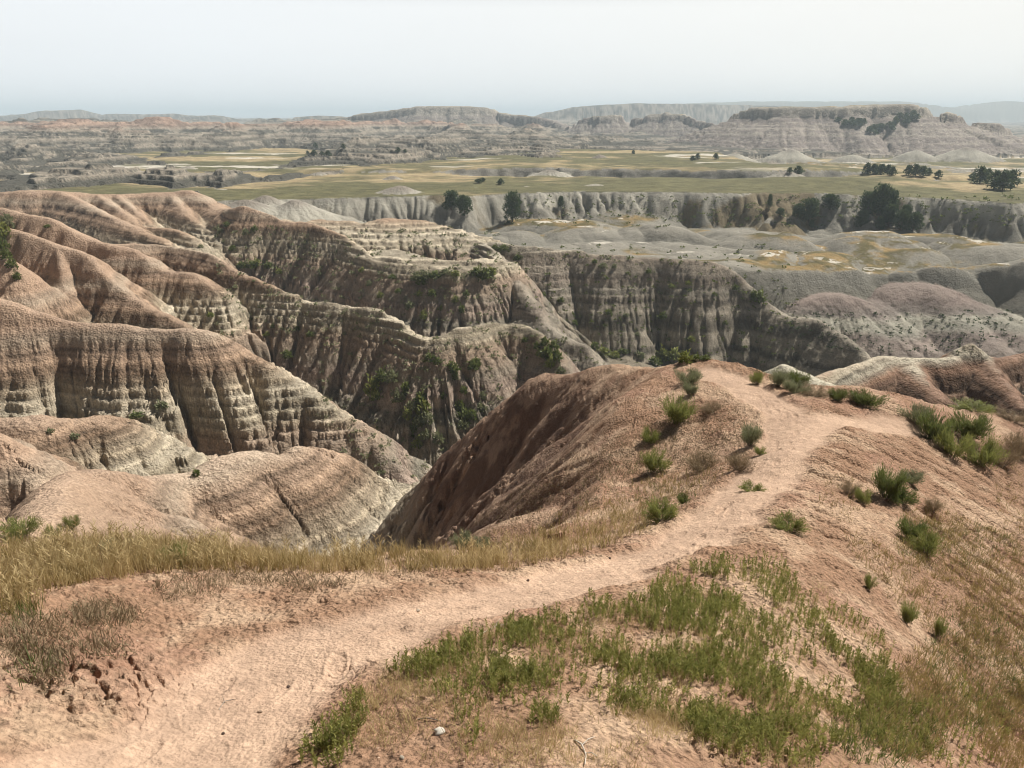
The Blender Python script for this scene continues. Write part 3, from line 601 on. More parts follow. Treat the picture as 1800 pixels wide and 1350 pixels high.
# tidy: merge slivers of ground into their surroundings on the far field
LBL = {'canyon_floor':('scrubby canyon floor between the eroded ridges','canyon floor'),'hillside':('reddish hillside sloping around the footpath','hillside'),
 'clay_plain':('grey clay flats with low smooth mounds beyond the canyon','clay flats'),'prairie':('flat straw and olive coloured prairie shelf','prairie'),
 'clay_cliff':('pale grey clay cliff along the edge of the prairie','cliff'),'badlands':('layered grey badlands stretching into the distance','badlands'),
 'clay_cone':('small grey clay cones standing on the prairie','clay cones'),'eroded_ridge':('smooth peach coloured ridge just beyond the dry grass','ridge'),
 'small_ridge':('steep bare slope at the picture edge below the tan ridges','ridge'),'layered_ridge':('tan ridge with pale layered end above the near gully','ridge'),
 'red_shoulder_ridge':('long fluted ridge descending from red crest to grey layers','ridge'),'shaded_spur':('brown spur with a steep dark flank','ridge spur'),
 'red_spur':('reddish fluted spur behind the shaded slope','ridge spur'),'pale_ledge_ridge':('ridge with white ledged crest running into the middle of the gorge','ridge'),
 'striped_ridge':('ridge striped with white ledges and red clay','ridge'),'grassy_nose_ridge':('narrow ridge nose descending to the canyon floor','ridge'),
 'canyon_wall_butte':('dark grey canyon wall with flat rim and reddish cap','canyon wall'),'red_capped_ridge':('low ridge with dark red cap and pale apron','ridge'),
 'upper_red_ridge':('broad rounded red ridges with deep gullies under the prairie','ridge'),'pink_clay_mound':('rounded pinkish mounds with pale green band','clay mounds'),
 'banded_red_ridge':('red and white banded ridge with small pointed knob','ridge'),'pale_bench':('chalky white bench beside the banded ridge','bench'),
 'trail_knoll':('dark reddish fluted flank of the knoll carrying the path','knoll'),'small_knob':('little clay pillar in the bottom of the gorge','clay knob'),
 'far_mesa':('long pale mesa on the skyline','mesa'),'serrated_butte':('jagged striped buttes between the two mesas','butte'),
 'table_mesa':('flat topped mesa with juniper patches on its face','mesa'),'hazy_ridge':('bluish hazy ridge behind the buttes','ridge'),
 'distant_plateau':('flat blue plateau on the far horizon','plateau'),'hazy_badlands':('faint bluish pinnacles on the horizon','badlands'),
 'small_mesa':('tiny hazy mesa on the skyline','mesa'),'red_hill_line':('line of reddish peaked hills before the skyline','hills'),
 'striped_foothill':('pinkish scalloped foothills under the long mesa','foothills'),'trail':('pale trodden footpath curving over the knoll','footpath')}
def ground(name, mask, mat):
    f = quads[mask]
    if not len(f): return None
    u, inv = np.unique(f, return_inverse=True); inv = inv.reshape(-1, 4)
    me = bpy.data.meshes.new(name); me.vertices.add(len(u)); me.vertices.foreach_set('co', np.stack([X[u], Y[u], H[u]], 1).astype(np.float32).ravel())
    me.loops.add(len(f)*4); me.loops.foreach_set('vertex_index', inv.ravel().astype(np.int32))
    me.polygons.add(len(f)); me.polygons.foreach_set('loop_start', (np.arange(len(f))*4).astype(np.int32)); me.polygons.foreach_set('loop_total', np.full(len(f), 4, np.int32))
    me.polygons.foreach_set('use_smooth', np.ones(len(f), bool))
    me.update(calc_edges=True)
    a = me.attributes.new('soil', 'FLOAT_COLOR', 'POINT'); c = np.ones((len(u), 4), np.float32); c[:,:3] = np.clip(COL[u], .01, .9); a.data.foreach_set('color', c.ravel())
    me.materials.append(mat); o = bpy.data.objects.new(name, me); col_.objects.link(o)
    l = LBL[name]; tag(o, l[0], l[1], kind='structure'); return o
FARS = ('badlands','far_mesa','serrated_butte','table_mesa','hazy_ridge','distant_plateau','hazy_badlands','small_mesa','red_hill_line','striped_foothill')
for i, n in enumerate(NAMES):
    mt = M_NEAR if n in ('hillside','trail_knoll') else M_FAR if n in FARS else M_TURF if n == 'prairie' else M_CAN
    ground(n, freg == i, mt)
ground('trail', freg == 99, M_PATH)


# ------------------------------------------------------------------ plants
def leaf_mat(name, c1, c2, trans=.35, rough=.6):
    m, nt, b = new_mat(name); L = nt.links; b.inputs['Roughness'].default_value = rough; b.inputs['Specular IOR Level'].default_value = .2
    at = nt.nodes.new('ShaderNodeAttribute'); at.attribute_name = 'tint'
    mx = nt.nodes.new('ShaderNodeMix'); mx.data_type = 'RGBA'; mx.inputs[6].default_value = (*c1, 1); mx.inputs[7].default_value = (*c2, 1); L.new(at.outputs['Fac'], mx.inputs[0])
    L.new(mx.outputs[2], b.inputs['Base Color'])
    tr = nt.nodes.new('ShaderNodeBsdfTranslucent'); L.new(mx.outputs[2], tr.inputs['Color'])
    ms = nt.nodes.new('ShaderNodeMixShader'); ms.inputs[0].default_value = trans; L.new(b.outputs[0], ms.inputs[1]); L.new(tr.outputs[0], ms.inputs[2])
    L.new(ms.outputs[0], nt.nodes['Material Output'].inputs[0]); return m
M_GREEN = leaf_mat('green_leaf', (.065,.09,.028), (.20,.23,.075))
M_WEED = leaf_mat('weed_leaf', (.09,.115,.025), (.42,.40,.13), .4)
M_BRIGHT = leaf_mat('bright_leaf', (.11,.14,.035), (.33,.34,.11))
M_SAGE = leaf_mat('sage_leaf', (.13,.145,.07), (.30,.31,.18))
M_DRYB = leaf_mat('dry_brush', (.15,.115,.07), (.36,.28,.17), .2)
M_STRAW = leaf_mat('straw', (.33,.24,.11), (.68,.55,.31), .4)
M_BROWNG = leaf_mat('brown_grass', (.17,.14,.055), (.42,.31,.13), .4)
M_WOOD = leaf_mat('dead_wood', (.10,.075,.055), (.30,.26,.22), 0, .9)
M_JUN = leaf_mat('juniper_leaf', (.035,.062,.028), (.12,.155,.07), .2)
M_BARK = leaf_mat('bark', (.08,.06,.045), (.16,.13,.10), 0, .9)
def mesh_from(name, V, Fs, tint, mat):
    """V (n,3); Fs (m,k) faces; tint per vertex"""
    me = bpy.data.meshes.new(name); V = np.asarray(V, np.float32); Fs = np.asarray(Fs, np.int32); k = Fs.shape[1]
    me.vertices.add(len(V)); me.vertices.foreach_set('co', V.ravel()); me.loops.add(Fs.size); me.loops.foreach_set('vertex_index', Fs.ravel())
    me.polygons.add(len(Fs)); me.polygons.foreach_set('loop_start', (np.arange(len(Fs))*k).astype(np.int32)); me.polygons.foreach_set('loop_total', np.full(len(Fs), k, np.int32))
    me.update(calc_edges=True); a = me.attributes.new('tint', 'FLOAT', 'POINT'); a.data.foreach_set('value', np.asarray(tint, np.float32)); me.materials.append(mat); return me
def obj(name, me, parent=None):
    o = bpy.data.objects.new(name, me); col_.objects.link(o); o.parent = parent; return o
g_ = np.random.default_rng(11)
def strips(B, D, Ln, Wd, bend, tint, tt=.15):
    """n curved tapering blades: base B, direction D (unit), length, width, sideways bend vector; 3 sections -> 5 faces as quads"""
    n = len(B); D = D/np.linalg.norm(D, axis=1, keepdims=True)
    r = g_.normal(size=(n, 3)); S = np.cross(D, r); S /= np.linalg.norm(S, axis=1, keepdims=True)+1e-9
    V = []
    for t, wv in ((0, 1.), (.5, .85), (1, .12)):
        c = B+D*(Ln*t)[:,None]+bend*(t*t)
        V += [c-S*(Wd*wv/2)[:,None], c+S*(Wd*wv/2)[:,None]]
    V = np.stack(V, 1).reshape(-1, 3); o = np.arange(n)[:,None]*6
    F1 = np.concatenate([o+np.array([0,1,3,2]), o+np.array([2,3,5,4])], 0)
    T = np.repeat(tint[:,None], 6, 1)*1.0; T[:, 4:] += tt; return V, F1, T.ravel()
def join(parts):
    V, Fs, T, o = [], [], [], 0
    for v, f, t in parts: V.append(v); Fs.append(f+o); T.append(t); o += len(v)
    return np.concatenate(V), np.concatenate(Fs), np.concatenate(T)
# --- broad scatter of turf, weeds and dry stalks (nobody could count them)
def scatter(blobs, n):
    """points on the ground inside soft blobs (given by sight lines to their centres)"""
    out = []
    wts_ = np.array([b[4]*b[2]*b[3] for b in blobs], float); cnt = (n*wts_/wts_.sum()).astype(int)
    for b, c in zip(blobs, cnt):
        rot = math.radians(b[5] if len(b) > 5 else 0)
        q = g_.random(c)**.5; a = g_.random(c)*2*pi; u = b[2]*q*np.cos(a); v = b[3]*q*np.sin(a)
        px = b[0]+u*cos(rot)-v*sin(rot); py = b[1]+u*sin(rot)+v*cos(rot)
        A = (px-900)/F; Bv = -(py-675)/F; dy = CT+Bv*ST; dz = -ST+Bv*CT; hr = np.hypot(A, dy)
        r = np.full(c, 0.0); ok = np.zeros(c, bool)
        k1 = np.searchsorted(R_, 26); t = R_[None,40:k1:2]/hr[:,None]
        g = sample((A[:,None]*t).ravel(), (dy[:,None]*t).ravel()).reshape(t.shape); hitm = g > dz[:,None]*t
        ok = hitm.any(1); ix = hitm.argmax(1); tt = t[np.arange(c), ix]
        P_ = np.stack([A*tt, dy*tt], 1)+g_.normal(size=(c, 2))*.012
        out.append(P_[ok])
    p = np.concatenate(out); return p
def keep_off_trail(p, m=.42):
    d, *_ = polyseg(p[:,0], p[:,1], TP, False); rr_ = np.hypot(p[:,0], p[:,1]); return p[d > m*(.40+.06*np.minimum(rr_, 10)/4)/.42*(.85+.3*g_.random(len(p)))]
def clumpy(p, f=2.2, lo=-.15): return p[vn(p[:,0]*f, p[:,1]*f, 3)+.5*vn(p[:,0]*f*3, p[:,1]*f*3, 5)+.35*g_.normal(size=len(p)) > lo]
def onground(p, dz=0.): return np.c_[p, sample(p[:,0], p[:,1])-.006+dz]
def tuft_mesh(name, p, mat, per, ln, wd, spread, bendk=.3, lab=None, cat=None, lean=(0,0)):
    b = onground(p); n = len(b)*per; B = np.repeat(b, per, 0)+np.c_[g_.normal(size=(n, 2))*spread*.35, np.zeros(n)]
    a = g_.random(n)*2*pi; sp = np.abs(g_.normal(size=n))*spread*6
    D = np.c_[np.cos(a)*sp+lean[0], np.sin(a)*sp+lean[1], np.ones(n)]; sc = np.repeat(.6+.8*g_.random(len(b)), per)*(.55+.6*g_.random(n))
    L_ = ln*sc; bend = np.c_[np.cos(a), np.sin(a), -.3*np.ones(n)]*(L_*bendk*g_.random(n))[:,None]
    v, f, t = strips(B, D, L_, wd*(.7+.6*g_.random(n)), bend, np.clip(np.repeat(g_.random(len(b)), per)*.6+.4*g_.random(n), 0, 1))
    o = obj(name, mesh_from(name, v, f, t, mat)); tag(o, lab, cat, kind='stuff'); return o
def weed_mesh(name, p, mat, h, lab, cat, leaves=13, lw=.0078):
    """upright leafy weeds: a stem with narrow ascending leaves"""
    b = onground(p); n = len(b); hh = h*(.55+.8*g_.random(n)); a0 = g_.random(n)*2*pi; lean = np.c_[np.cos(a0), np.sin(a0)]*(.16*g_.random(n))[:,None]
    Ds = np.c_[lean, np.ones(n)]; tn = g_.random(n)
    parts = [strips(b, Ds, hh, np.full(n, .0028), np.zeros((n, 3)), tn*.7+.2)]
    for i in range(leaves):
        t = .22+.75*(i+g_.random(n))/leaves; a = i*2.4+g_.random(n)*1.0+a0; up = .9+1.2*g_.random(n)
        D = np.c_[np.cos(a), np.sin(a), up]; L_ = hh*(.30-.12*t)*(.7+.6*g_.random(n))
        parts.append(strips(b+Ds*(hh*t)[:,None], D, L_, lw*(.7+.6*g_.random(n))*(h/.12), np.c_[np.cos(a), np.sin(a), -.2*np.ones(n)]*(L_*.2)[:,None], np.clip(tn*.5+.5*g_.random(n), 0, 1)))
    v, f, t = join(parts); o = obj(name, mesh_from(name, v, f, t, mat)); tag(o, lab, cat, kind='stuff'); return o
GREEN = [(590,1260,50,75,1.3),(560,1330,50,30,1.2),(760,1150,90,34,1.3,-18),(680,1170,30,20,.7),(930,1085,60,30,1.2,-25),(1010,1080,70,26,1,-8),(900,1170,40,80,1.3,10),(960,1230,60,50,1.1),(1080,1200,70,45,1.3,15),(1150,1090,70,40,1,0),(1230,1050,90,45,1.2,10),(1240,1000,50,24,1.6),
 (1000,1170,300,100,.35),(1340,1180,240,130,.4),(1350,1025,55,40,1.2,30),(1300,1110,80,60,.9),(1440,1130,50,50,.5,40),(1500,1190,90,45,1.3,25),(1400,1220,110,70,.75),(1240,1230,35,80,1.1),(1330,1310,120,50,.8),(1080,1150,60,24,.5),(1540,1290,90,60,.9),(1690,1280,80,80,.5),(1420,1310,60,40,1.0),(1180,1180,40,30,.6),(820,1290,24,40,.45),(1000,1150,70,40,.6)]
pw = clumpy(keep_off_trail(scatter(GREEN, 12000), .5), 3.0, -.16)
weed_mesh('green_weeds', pw, M_WEED, .080, 'upright narrow leaved green weeds beside the footpath', 'weeds')
DRY1 = [(900,1200,420,150,1,0),(1300,1150,260,150,1.2,0),(700,1180,170,60,1,-15),(1450,1280,200,90,1,0),(1000,1110,160,60,1,0),(1200,1300,250,60,.9)]
pd = keep_off_trail(scatter(DRY1, 9000), .5)
tuft_mesh('dry_grass', clumpy(pd, 3, -.3), M_STRAW, 6, .055, .0026, .05, .6, 'short bleached grass between the green weeds', 'dry grass')
FR = [(60,1000,110,40,1.3),(170,985,110,36,1.3),(300,980,110,30,1.2),(430,985,110,26,1.2),(560,990,100,20,1.2),(690,990,90,20,1.3),(800,990,90,18,1.1,-3),(900,978,90,24,1,-8),(1000,962,90,26,.9,-14),(1090,935,80,26,.8,-25),(20,1060,60,30,.6)]
pf = clumpy(keep_off_trail(scatter(FR, 5600), .55))
tuft_mesh('tall_dry_grass', pf, M_STRAW, 4, .125, .0036, .045, .5, 'tall straw coloured grass along the rim of the drop', 'dry grass')
ps = clumpy(keep_off_trail(scatter(FR, 2000), .55), 1.3, 0)
weed_mesh('seeding_grass', ps, M_STRAW, .175, 'golden seed stalks among the rim grass', 'dry grass', 12, .004)
tuft_mesh('green_rim_grass', keep_off_trail(scatter(FR+[(1010,930,110,34,1,-25),(1130,880,70,30,1,-30),(1220,850,70,20,1,-20),(900,950,60,20,.6)], 2600), .5), M_BROWNG, 5, .12, .004, .04, .3, 'olive and brown grass at the foot of the straw', 'grass')
BR = [(1700,980,130,60,1.2,15),(1640,930,60,40,.9),(1760,1080,80,60,1),(1700,1200,120,80,.9),(1780,1290,60,70,1.2),(1600,1260,80,80,.5),(1560,1000,90,24,.5,35),(1790,880,40,60,.6),(1480,880,40,40,.3),(1650,1080,120,40,.4,30)]
tuft_mesh('brown_grass', keep_off_trail(scatter(BR, 3800)), M_BROWNG, 5, .085, .0042, .06, .5, 'dry brown grass in the swale right of the path', 'dry grass')
tuft_mesh('olive_grass', keep_off_trail(scatter([(1680,960,110,40,1),(1730,1180,110,110,1),(1560,1290,100,60,1),(1180,880,60,40,.5),(1100,850,90,40,.5,-20),(60,1180,50,30,.25),(30,1080,50,30,.5)], 1500)), M_GREEN, 5, .07, .004, .06, .5, 'thin green grass scattered through the dry slope', 'grass')
LB = [(60,1130,70,50,.55),(190,1170,60,40,1,30),(110,1210,60,26,1.2,20),(230,1215,40,26,.8),(180,1085,60,24,1),(560,1030,110,14,.5),(420,1020,120,12,.6),(700,1010,90,10,.4),(330,1040,70,20,.4)]
tuft_mesh('dead_weeds', keep_off_trail(scatter(LB, 1700), .7), M_DRYB, 7, .055, .0034, .09, .6, 'dark dead weeds caught on the eroded bank', 'dead weeds')
KN = [(1010,850,150,50,1,-28),(1120,790,90,40,1,-30),(1230,760,80,50,1,-15),(1290,820,60,50,.8),(900,900,90,26,1,-30),(1190,830,70,40,1)]
tuft_mesh('knoll_stubble', keep_off_trail(scatter(KN, 2600)), M_DRYB, 5, .06, .005, .08, .5, 'sparse dry stubble on the shaded flank of the knoll', 'dead weeds')

# --- shrubs: one template per kind (stems + foliage), every shrub its own object
def shrub_parts(kind, seed, wide=1.0, n=420):
    global g_; old = g_; g_ = np.random.default_rng(seed)
    ns = 26; a = g_.random(ns)*2*pi; el = .25+.75*g_.random(ns)**.7
    Dn = np.c_[np.cos(a)*(1-el*.55)*wide*1.0, np.sin(a)*(1-el*.55)*wide*1.0, .35+el*.75]; B = np.c_[np.cos(a)*.03, np.sin(a)*.03, np.zeros(ns)-.05]
    L_ = .62+.3*g_.random(ns)
    st = strips(B, Dn, L_, np.full(ns, .022), np.zeros((ns, 3)), g_.random(ns))
    st2 = strips(B, Dn, L_, np.full(ns, .022), np.zeros((ns, 3)), g_.random(ns))
    k = g_.integers(0, ns, n); t = .3+.75*g_.random(n)**.8; Du = Dn/np.linalg.norm(Dn, axis=1, keepdims=True)
    base = B[k]+Du[k]*(L_[k]*t)[:,None]+g_.normal(size=(n, 3))*.085
    D = Du[k]+g_.normal(size=(n, 3))*(.45 if kind != 'dry' else .9)+np.array([0, 0, .35])
    le = strips(base, D, (.09+.10*g_.random(n)), np.full(n, {'bright':.017,'sage':.018,'dark':.020,'dry':.010,'grassy':.02}[kind]), g_.normal(size=(n, 3))*.02, np.clip(t*.5+.5*g_.random(n)-.1, 0, 1))
    g_ = old
    return join([st, st2]), le
KM = {'bright': M_BRIGHT, 'sage': M_SAGE, 'dark': M_GREEN, 'dry': M_DRYB, 'grassy': M_BRIGHT}
TPL = {}
for kd in KM:
    for v in range(2):
        st, le = shrub_parts(kd, 100+17*v+len(kd), 1.0 if v == 0 else 1.35, 2600)
        TPL[kd, v] = (mesh_from('stems', *st, M_WOOD), mesh_from('foliage', *le, KM[kd]))
    st, le = shrub_parts(kd, 300+len(kd), 1.15, 150); TPL[kd, 'far'] = (mesh_from('stems', *st, M_WOOD), mesh_from('foliage', *[le[0]*1.0, le[1], le[2]], KM[kd]))
# coarser foliage for far shrubs
for kd in KM:
    gg = g_; g_ = np.random.default_rng(77); n = 170; d = g_.normal(size=(n, 3)); d /= np.linalg.norm(d, axis=1, keepdims=True); d[:,2] = np.abs(d[:,2]); rad = .25+.75*g_.random(n)**.5
    lump = 1+.3*np.sin(d[:,0]*5)*np.cos(d[:,1]*4+1)
    b = d*np.array([.55, .55, .75])*(rad*lump)[:,None]; le = strips(b, d+g_.normal(size=(n, 3))*.7, np.full(n, .24), np.full(n, .14), np.zeros((n, 3)), np.clip(g_.random(n)*.6+.4*b[:,2], 0, 1)); g_ = gg
    TPL[kd, 'far'] = (TPL[kd, 'far'][0], mesh_from('foliage', *le, KM[kd]))
def shrub(px, py, hpx, wpx, kind, var, label, group, name='shrub', parts=True):
    p = hit(px, py)
    if p is None: return
    dist = np.linalg.norm(p); h = hpx/F*dist*(.86 if parts and var != 'far' else 1); wd = wpx/F*dist
    tm = TPL[kind, var]
    r = bpy.data.objects.new(name, None) if parts else bpy.data.objects.new(name, tm[1]); col_.objects.link(r); r.location = p-np.array([0, 0, .02*h])
    r.rotation_euler = (0, 0, random.random()*6.28); r.scale = (wd/1.25*(1.0 if var != 1 else .8), wd/1.25*(1.0 if var != 1 else .8), h/.95)
    if parts:
        for nm_2, me in zip(('stems', 'foliage'), tm):
            o = bpy.data.objects.new(nm_2, me); col_.objects.link(o); o.parent = r
    tag(r, label, 'shrub', group); return r
G1 = 'shrubs beside the footpath on the knoll'
SH = [(1207,675,38,50,'sage',1,'grey green round bush at the top of the knoll left of the path'),(1212,694,28,24,'sage',0,'small grey green bush tucked below the round bush on the knoll top'),
 (1187,742,56,60,'bright',0,'bright green bush below the round grey bush on the knoll'),(1140,778,36,36,'bright',1,'small bright bush downhill from the tall bright one'),
 (1150,828,48,46,'bright',0,'green bush with brown stems on the middle of the knoll slope'),(1162,915,52,66,'bright',1,'broad bright green bush right beside the path edge'),
 (1232,828,46,62,'dry',1,'wide dull brown and green brush in the middle of the knoll slope'),(1318,782,46,34,'sage',0,'thin upright bush at the path edge above the dry brush'),
 (1300,828,42,42,'dry',0,'dead brown bush just left of the path'),(1336,800,18,20,'bright',0,'tiny green tuft right at the path edge'),
 (1250,725,24,40,'dry',1,'sparse twiggy plant between the bright bush and the path'),(1331,675,26,24,'bright',0,'little yellow green bush alone on the knoll crest'),
 (1368,678,34,30,'sage',0,'grey bush at the left end of the crest row'),(1398,690,30,44,'sage',1,'low pale bush in the crest row beside the grey one'),(1400,680,34,34,'dark',0,'green bush behind the low pale bush of the crest row'),
 (1432,696,26,60,'dry',1,'straw coloured bush in the middle of the crest row'),(1472,705,26,28,'dark',0,'small dark green bush right of the straw bush'),(1522,712,34,58,'dark',1,'wide green bush at the right end of the crest row'),(1498,705,24,34,'dry',1,'brown bush between the two dark ones of the crest row'),
 (1608,742,40,48,'sage',1,'pale green bush at the upper left of the big thicket'),(1640,775,56,50,'dark',0,'upright green bush in the middle of the big thicket'),(1700,768,56,66,'dark',1,'largest dark green bush of the big thicket'),
 (1722,815,56,62,'bright',1,'yellow green bush at the lower end of the big thicket'),(1675,800,46,50,'bright',0,'bush between the dark bush and the lower yellow green one'),(1762,820,40,44,'dry',0,'brown bush at the lower right of the big thicket'),
 (1790,800,50,50,'dry',1,'brown brush at the right edge beyond the thicket'),(1712,722,16,66,'bright',1,'flat green bush behind the big thicket'),(1782,742,22,50,'dry',1,'grey dry bush in front of the pale clay bulge'),
 (1556,875,66,44,'dark',0,'tall dark green bush on the rilled slope'),(1585,885,34,50,'dark',1,'low green bush touching the tall dark one on the rilled slope'),(1602,850,26,34,'sage',0,'yellowish bush right of the tall dark one on the rilled slope'),
 (1516,884,30,26,'bright',0,'small round bush left of the tall dark one'),(1492,868,30,30,'dry',0,'pale dry bush farthest left on the rilled slope'),(1640,898,28,26,'dry',0,'small grey twiggy bush below the rilled slope'),
 (1627,975,44,46,'bright',0,'yellow green bush in the brown grass'),(1598,945,40,40,'dark',0,'dull green bush just uphill of the yellow green one'),(1385,930,34,62,'bright',1,'bright green clump in the notch beside the path'),
 (812,962,34,38,'sage',0,'small grey bush at the top of the dark gully'),(846,962,26,40,'sage',1,'flat grey bush right of the one over the gully'),
 (38,945,40,66,'bright',1,'green bush in the hollow at the left edge'),(98,945,26,24,'bright',0,'small green plant on the grey nose beyond the rim grass'),(127,928,28,26,'bright',1,'leggy green plant next to the small one on the grey nose'),(195,978,36,22,'sage',0,'grey sprig rising out of the rim grass'),
 (310,990,44,60,'bright',1,'green clump among the straw grass on the rim'),
 (1528,1035,30,18,'bright',0,'thin yellow green plant alone on the bare slope'),(1592,1095,46,26,'bright',0,'upright bright plant on the slope by the swale'),(1648,1118,40,16,'bright',0,'slender plant near the bottom of the swale'),(1200,885,22,22,'dark',0,'small dark bush at the left edge of the path'),(1320,862,18,44,'bright',1,'low green mat at the bend of the path')]
for a in SH: shrub(*a, G1)
G2 = 'shrubs on the canyon slopes'
CB = {'dark shrub on the wall above the narrow gorge': [(655,692,36,34),(672,668,26,28),(690,670,26,26),(662,702,26,24),(700,704,22,22),(714,694,30,20),(736,712,18,18)],
 'green shrub in the scrubby chute above the gorge': [(745,728,34,34),(738,748,24,26),(728,765,34,20),(752,742,20,24),(740,705,20,24),(716,735,22,20),(722,720,20,18),(750,770,20,22),(735,785,24,20)],
 'shrub near the foot of the trail knoll': [(770,778,26,20),(818,742,34,34),(808,722,24,24),(830,735,20,20),(845,722,18,20),(850,700,16,18),(812,752,18,22)],
 'small shrub on the pale fluted wall': [(795,652,22,26),(832,648,22,24),(755,634,18,22),(800,665,16,16),(838,640,14,18),(770,640,14,16),(815,690,14,16),(780,700,14,14)],
 'bright shrub near the end of the white topped ridge': [(944,612,14,14),(958,606,18,20),(974,614,20,22),(962,628,24,26),(980,630,20,20),(948,625,14,16),(968,645,24,18),(922,600,10,12),(985,655,14,16)],
 'dark shrub along the rim of the grassy terrace': [(735,492,18,30),(750,488,14,24),(765,488,14,26),(785,482,12,24),(800,484,12,20),(838,484,18,26),(850,488,24,30),(862,482,16,24),(742,500,16,20)],
 'shrub in a gully under the grassy terrace': [(650,502,12,14),(637,478,10,12),(668,522,12,12),(690,490,10,14),(720,540,14,16),(745,560,18,16),(760,520,14,16),(800,530,14,14),(812,548,16,14),(820,520,12,12),(738,520,12,14),(700,515,10,12),(775,545,10,12)],
 'shrub in the bottom of the wooded gully': [(440,470,14,22),(452,466,14,18),(425,470,12,18),(472,470,12,16),(490,480,10,14),(410,440,10,14),(388,410,10,12),(400,398,10,14),(432,412,12,12),(448,405,10,12)],
 'green thicket bush on the canyon floor': [(1060,622,16,24),(1045,612,14,18),(1165,632,26,30),(1185,630,22,30),(1205,636,24,30),(1150,640,18,24),(1225,634,14,22),(1125,628,12,20),(1095,620,10,18),(1080,628,14,20),(1240,632,10,18)],
 'shrub on the dark canyon wall': [(1335,530,22,24),(1325,520,12,14),(1292,508,10,14),(1210,500,8,12),(1100,556,8,12),(1070,553,12,16),(1165,560,14,18),(1140,480,8,12),(1060,470,10,16),(1045,462,8,12),(1080,470,8,10),(1180,505,8,12),(955,520,8,12),(985,530,10,14),(910,455,10,16),(885,440,12,20),(870,438,10,14),(1255,520,8,10),(1010,570,10,12),(1215,600,12,14),(1120,590,8,12),(1275,570,8,10)],
 'dark bush on the slope at the left edge': [(6,420,30,26),(14,400,24,22),(4,445,30,20),(22,470,16,16),(30,490,14,12),(12,455,20,18)],
 'low shrub on the long red fluted ridge': [(285,715,12,26),(240,732,10,22),(370,556,8,14),(352,435,6,12),(84,400,6,10),(505,628,16,20),(470,590,8,12),(545,590,10,14),(522,580,8,12),(480,575,6,10),(345,835,12,14),(130,770,10,16),(88,760,8,12)]}
for lab, L_ in CB.items():
    for (px, py, h_, w_) in L_: shrub(px, py, h_, w_, random.choice(['dark','dark','bright','sage']) if 'small' not in lab else 'dark', 'far', lab, G2, 'canyon_shrub', h_ > 20)

# --- junipers
def juniper_template(seed, n, leaf, tall=1.0):
    global g_; old = g_; g_ = np.random.default_rng(seed)
    lobes = [(np.array([0, 0, .5]), .42, .46)]
    for i in range(9):
        a = i*2.4+g_.random(); z = .22+.62*g_.random(); r = .26*(1.05-z*.6); lobes.append((np.array([cos(a)*r, sin(a)*r, z]), .20+.10*g_.random(), .20+.1*g_.random()))
    for i in range(3): lobes.append((np.array([g_.normal()*.07, g_.normal()*.07, .84+.08*g_.random()]), .12, .14))
    per = n//len(lobes); Vs = []
    for c, r, rz in lobes:
        d = g_.normal(size=(per, 3)); d /= np.linalg.norm(d, axis=1, keepdims=True); q = (.55+.5*g_.random(per))
        b = c+d*np.array([r, r, rz])*q[:,None]; m = b[:,2] > .04; b, d = b[m], d[m]; k = len(b)
        Vs.append(strips(b, d+g_.normal(size=(k, 3))*.5+np.array([0, 0, .5]), np.full(k, leaf)*(.7+.6*g_.random(k)), np.full(k, leaf*.55), np.zeros((k, 3)), np.clip(.25+.5*g_.random(k)+.25*d[:,2], 0, 1)))
    cr = join(Vs)
    # trunk with limbs, tapered six-sided tubes
    def tube(p0, p1, r0, r1):
        p0, p1 = np.array(p0, float), np.array(p1, float); ax = p1-p0; ax /= np.linalg.norm(ax); u = np.cross(ax, [.3, .9, .1]); u /= np.linalg.norm(u); w = np.cross(ax, u); A = np.arange(6)*pi/3
        V = np.concatenate([p0+r0*(np.cos(A)[:,None]*u+np.sin(A)[:,None]*w), p1+r1*(np.cos(A)[:,None]*u+np.sin(A)[:,None]*w)]); Fc = np.array([[i, (i+1)%6, 6+(i+1)%6, 6+i] for i in range(6)]); return V, Fc, g_.random(12)
    tp = [tube((0,0,-.08), (.02,.01,.4), .045, .03), tube((.02,.01,.4), (0,0,.82), .03, .008)]
    for i in range(7):
        a = i*2.3; z = .15+.08*i; tp.append(tube((0,0,z), (cos(a)*.28, sin(a)*.28, z+.15), .016, .004))
    tr = join(tp); g_ = old
    return mesh_from('trunk', *tr, M_BARK), mesh_from('crown', *cr, M_JUN)
JT = [juniper_template(5, 2600, .075), juniper_template(9, 2600, .08), juniper_template(15, 2200, .085)]
JF = [juniper_template(21, 520, .15), juniper_template(25, 460, .16)]
def juniper(px, py, hpx, wpx, label, group, far=False):
    p = hit(px, py)
    if p is None: return
    dist = np.linalg.norm(p); h = hpx/F*dist; wd = wpx/F*dist
    t = random.choice(JF if far else JT)
    if not far: h *= .88; wd *= .86
    r = bpy.data.objects.new('juniper_tree', None); col_.objects.link(r); r.location = p-np.array([0, 0, .03*h]); r.rotation_euler = (0, 0, random.random()*6.28); r.scale = (wd/.92, wd/.92, h/1.0)
    for nm_2, me in zip(('trunk', 'crown'), t):
        o = bpy.data.objects.new(nm_2, me); col_.objects.link(o); o.parent = r
    tag(r, label, 'tree', group)
G3 = 'junipers growing on the grey cliff'
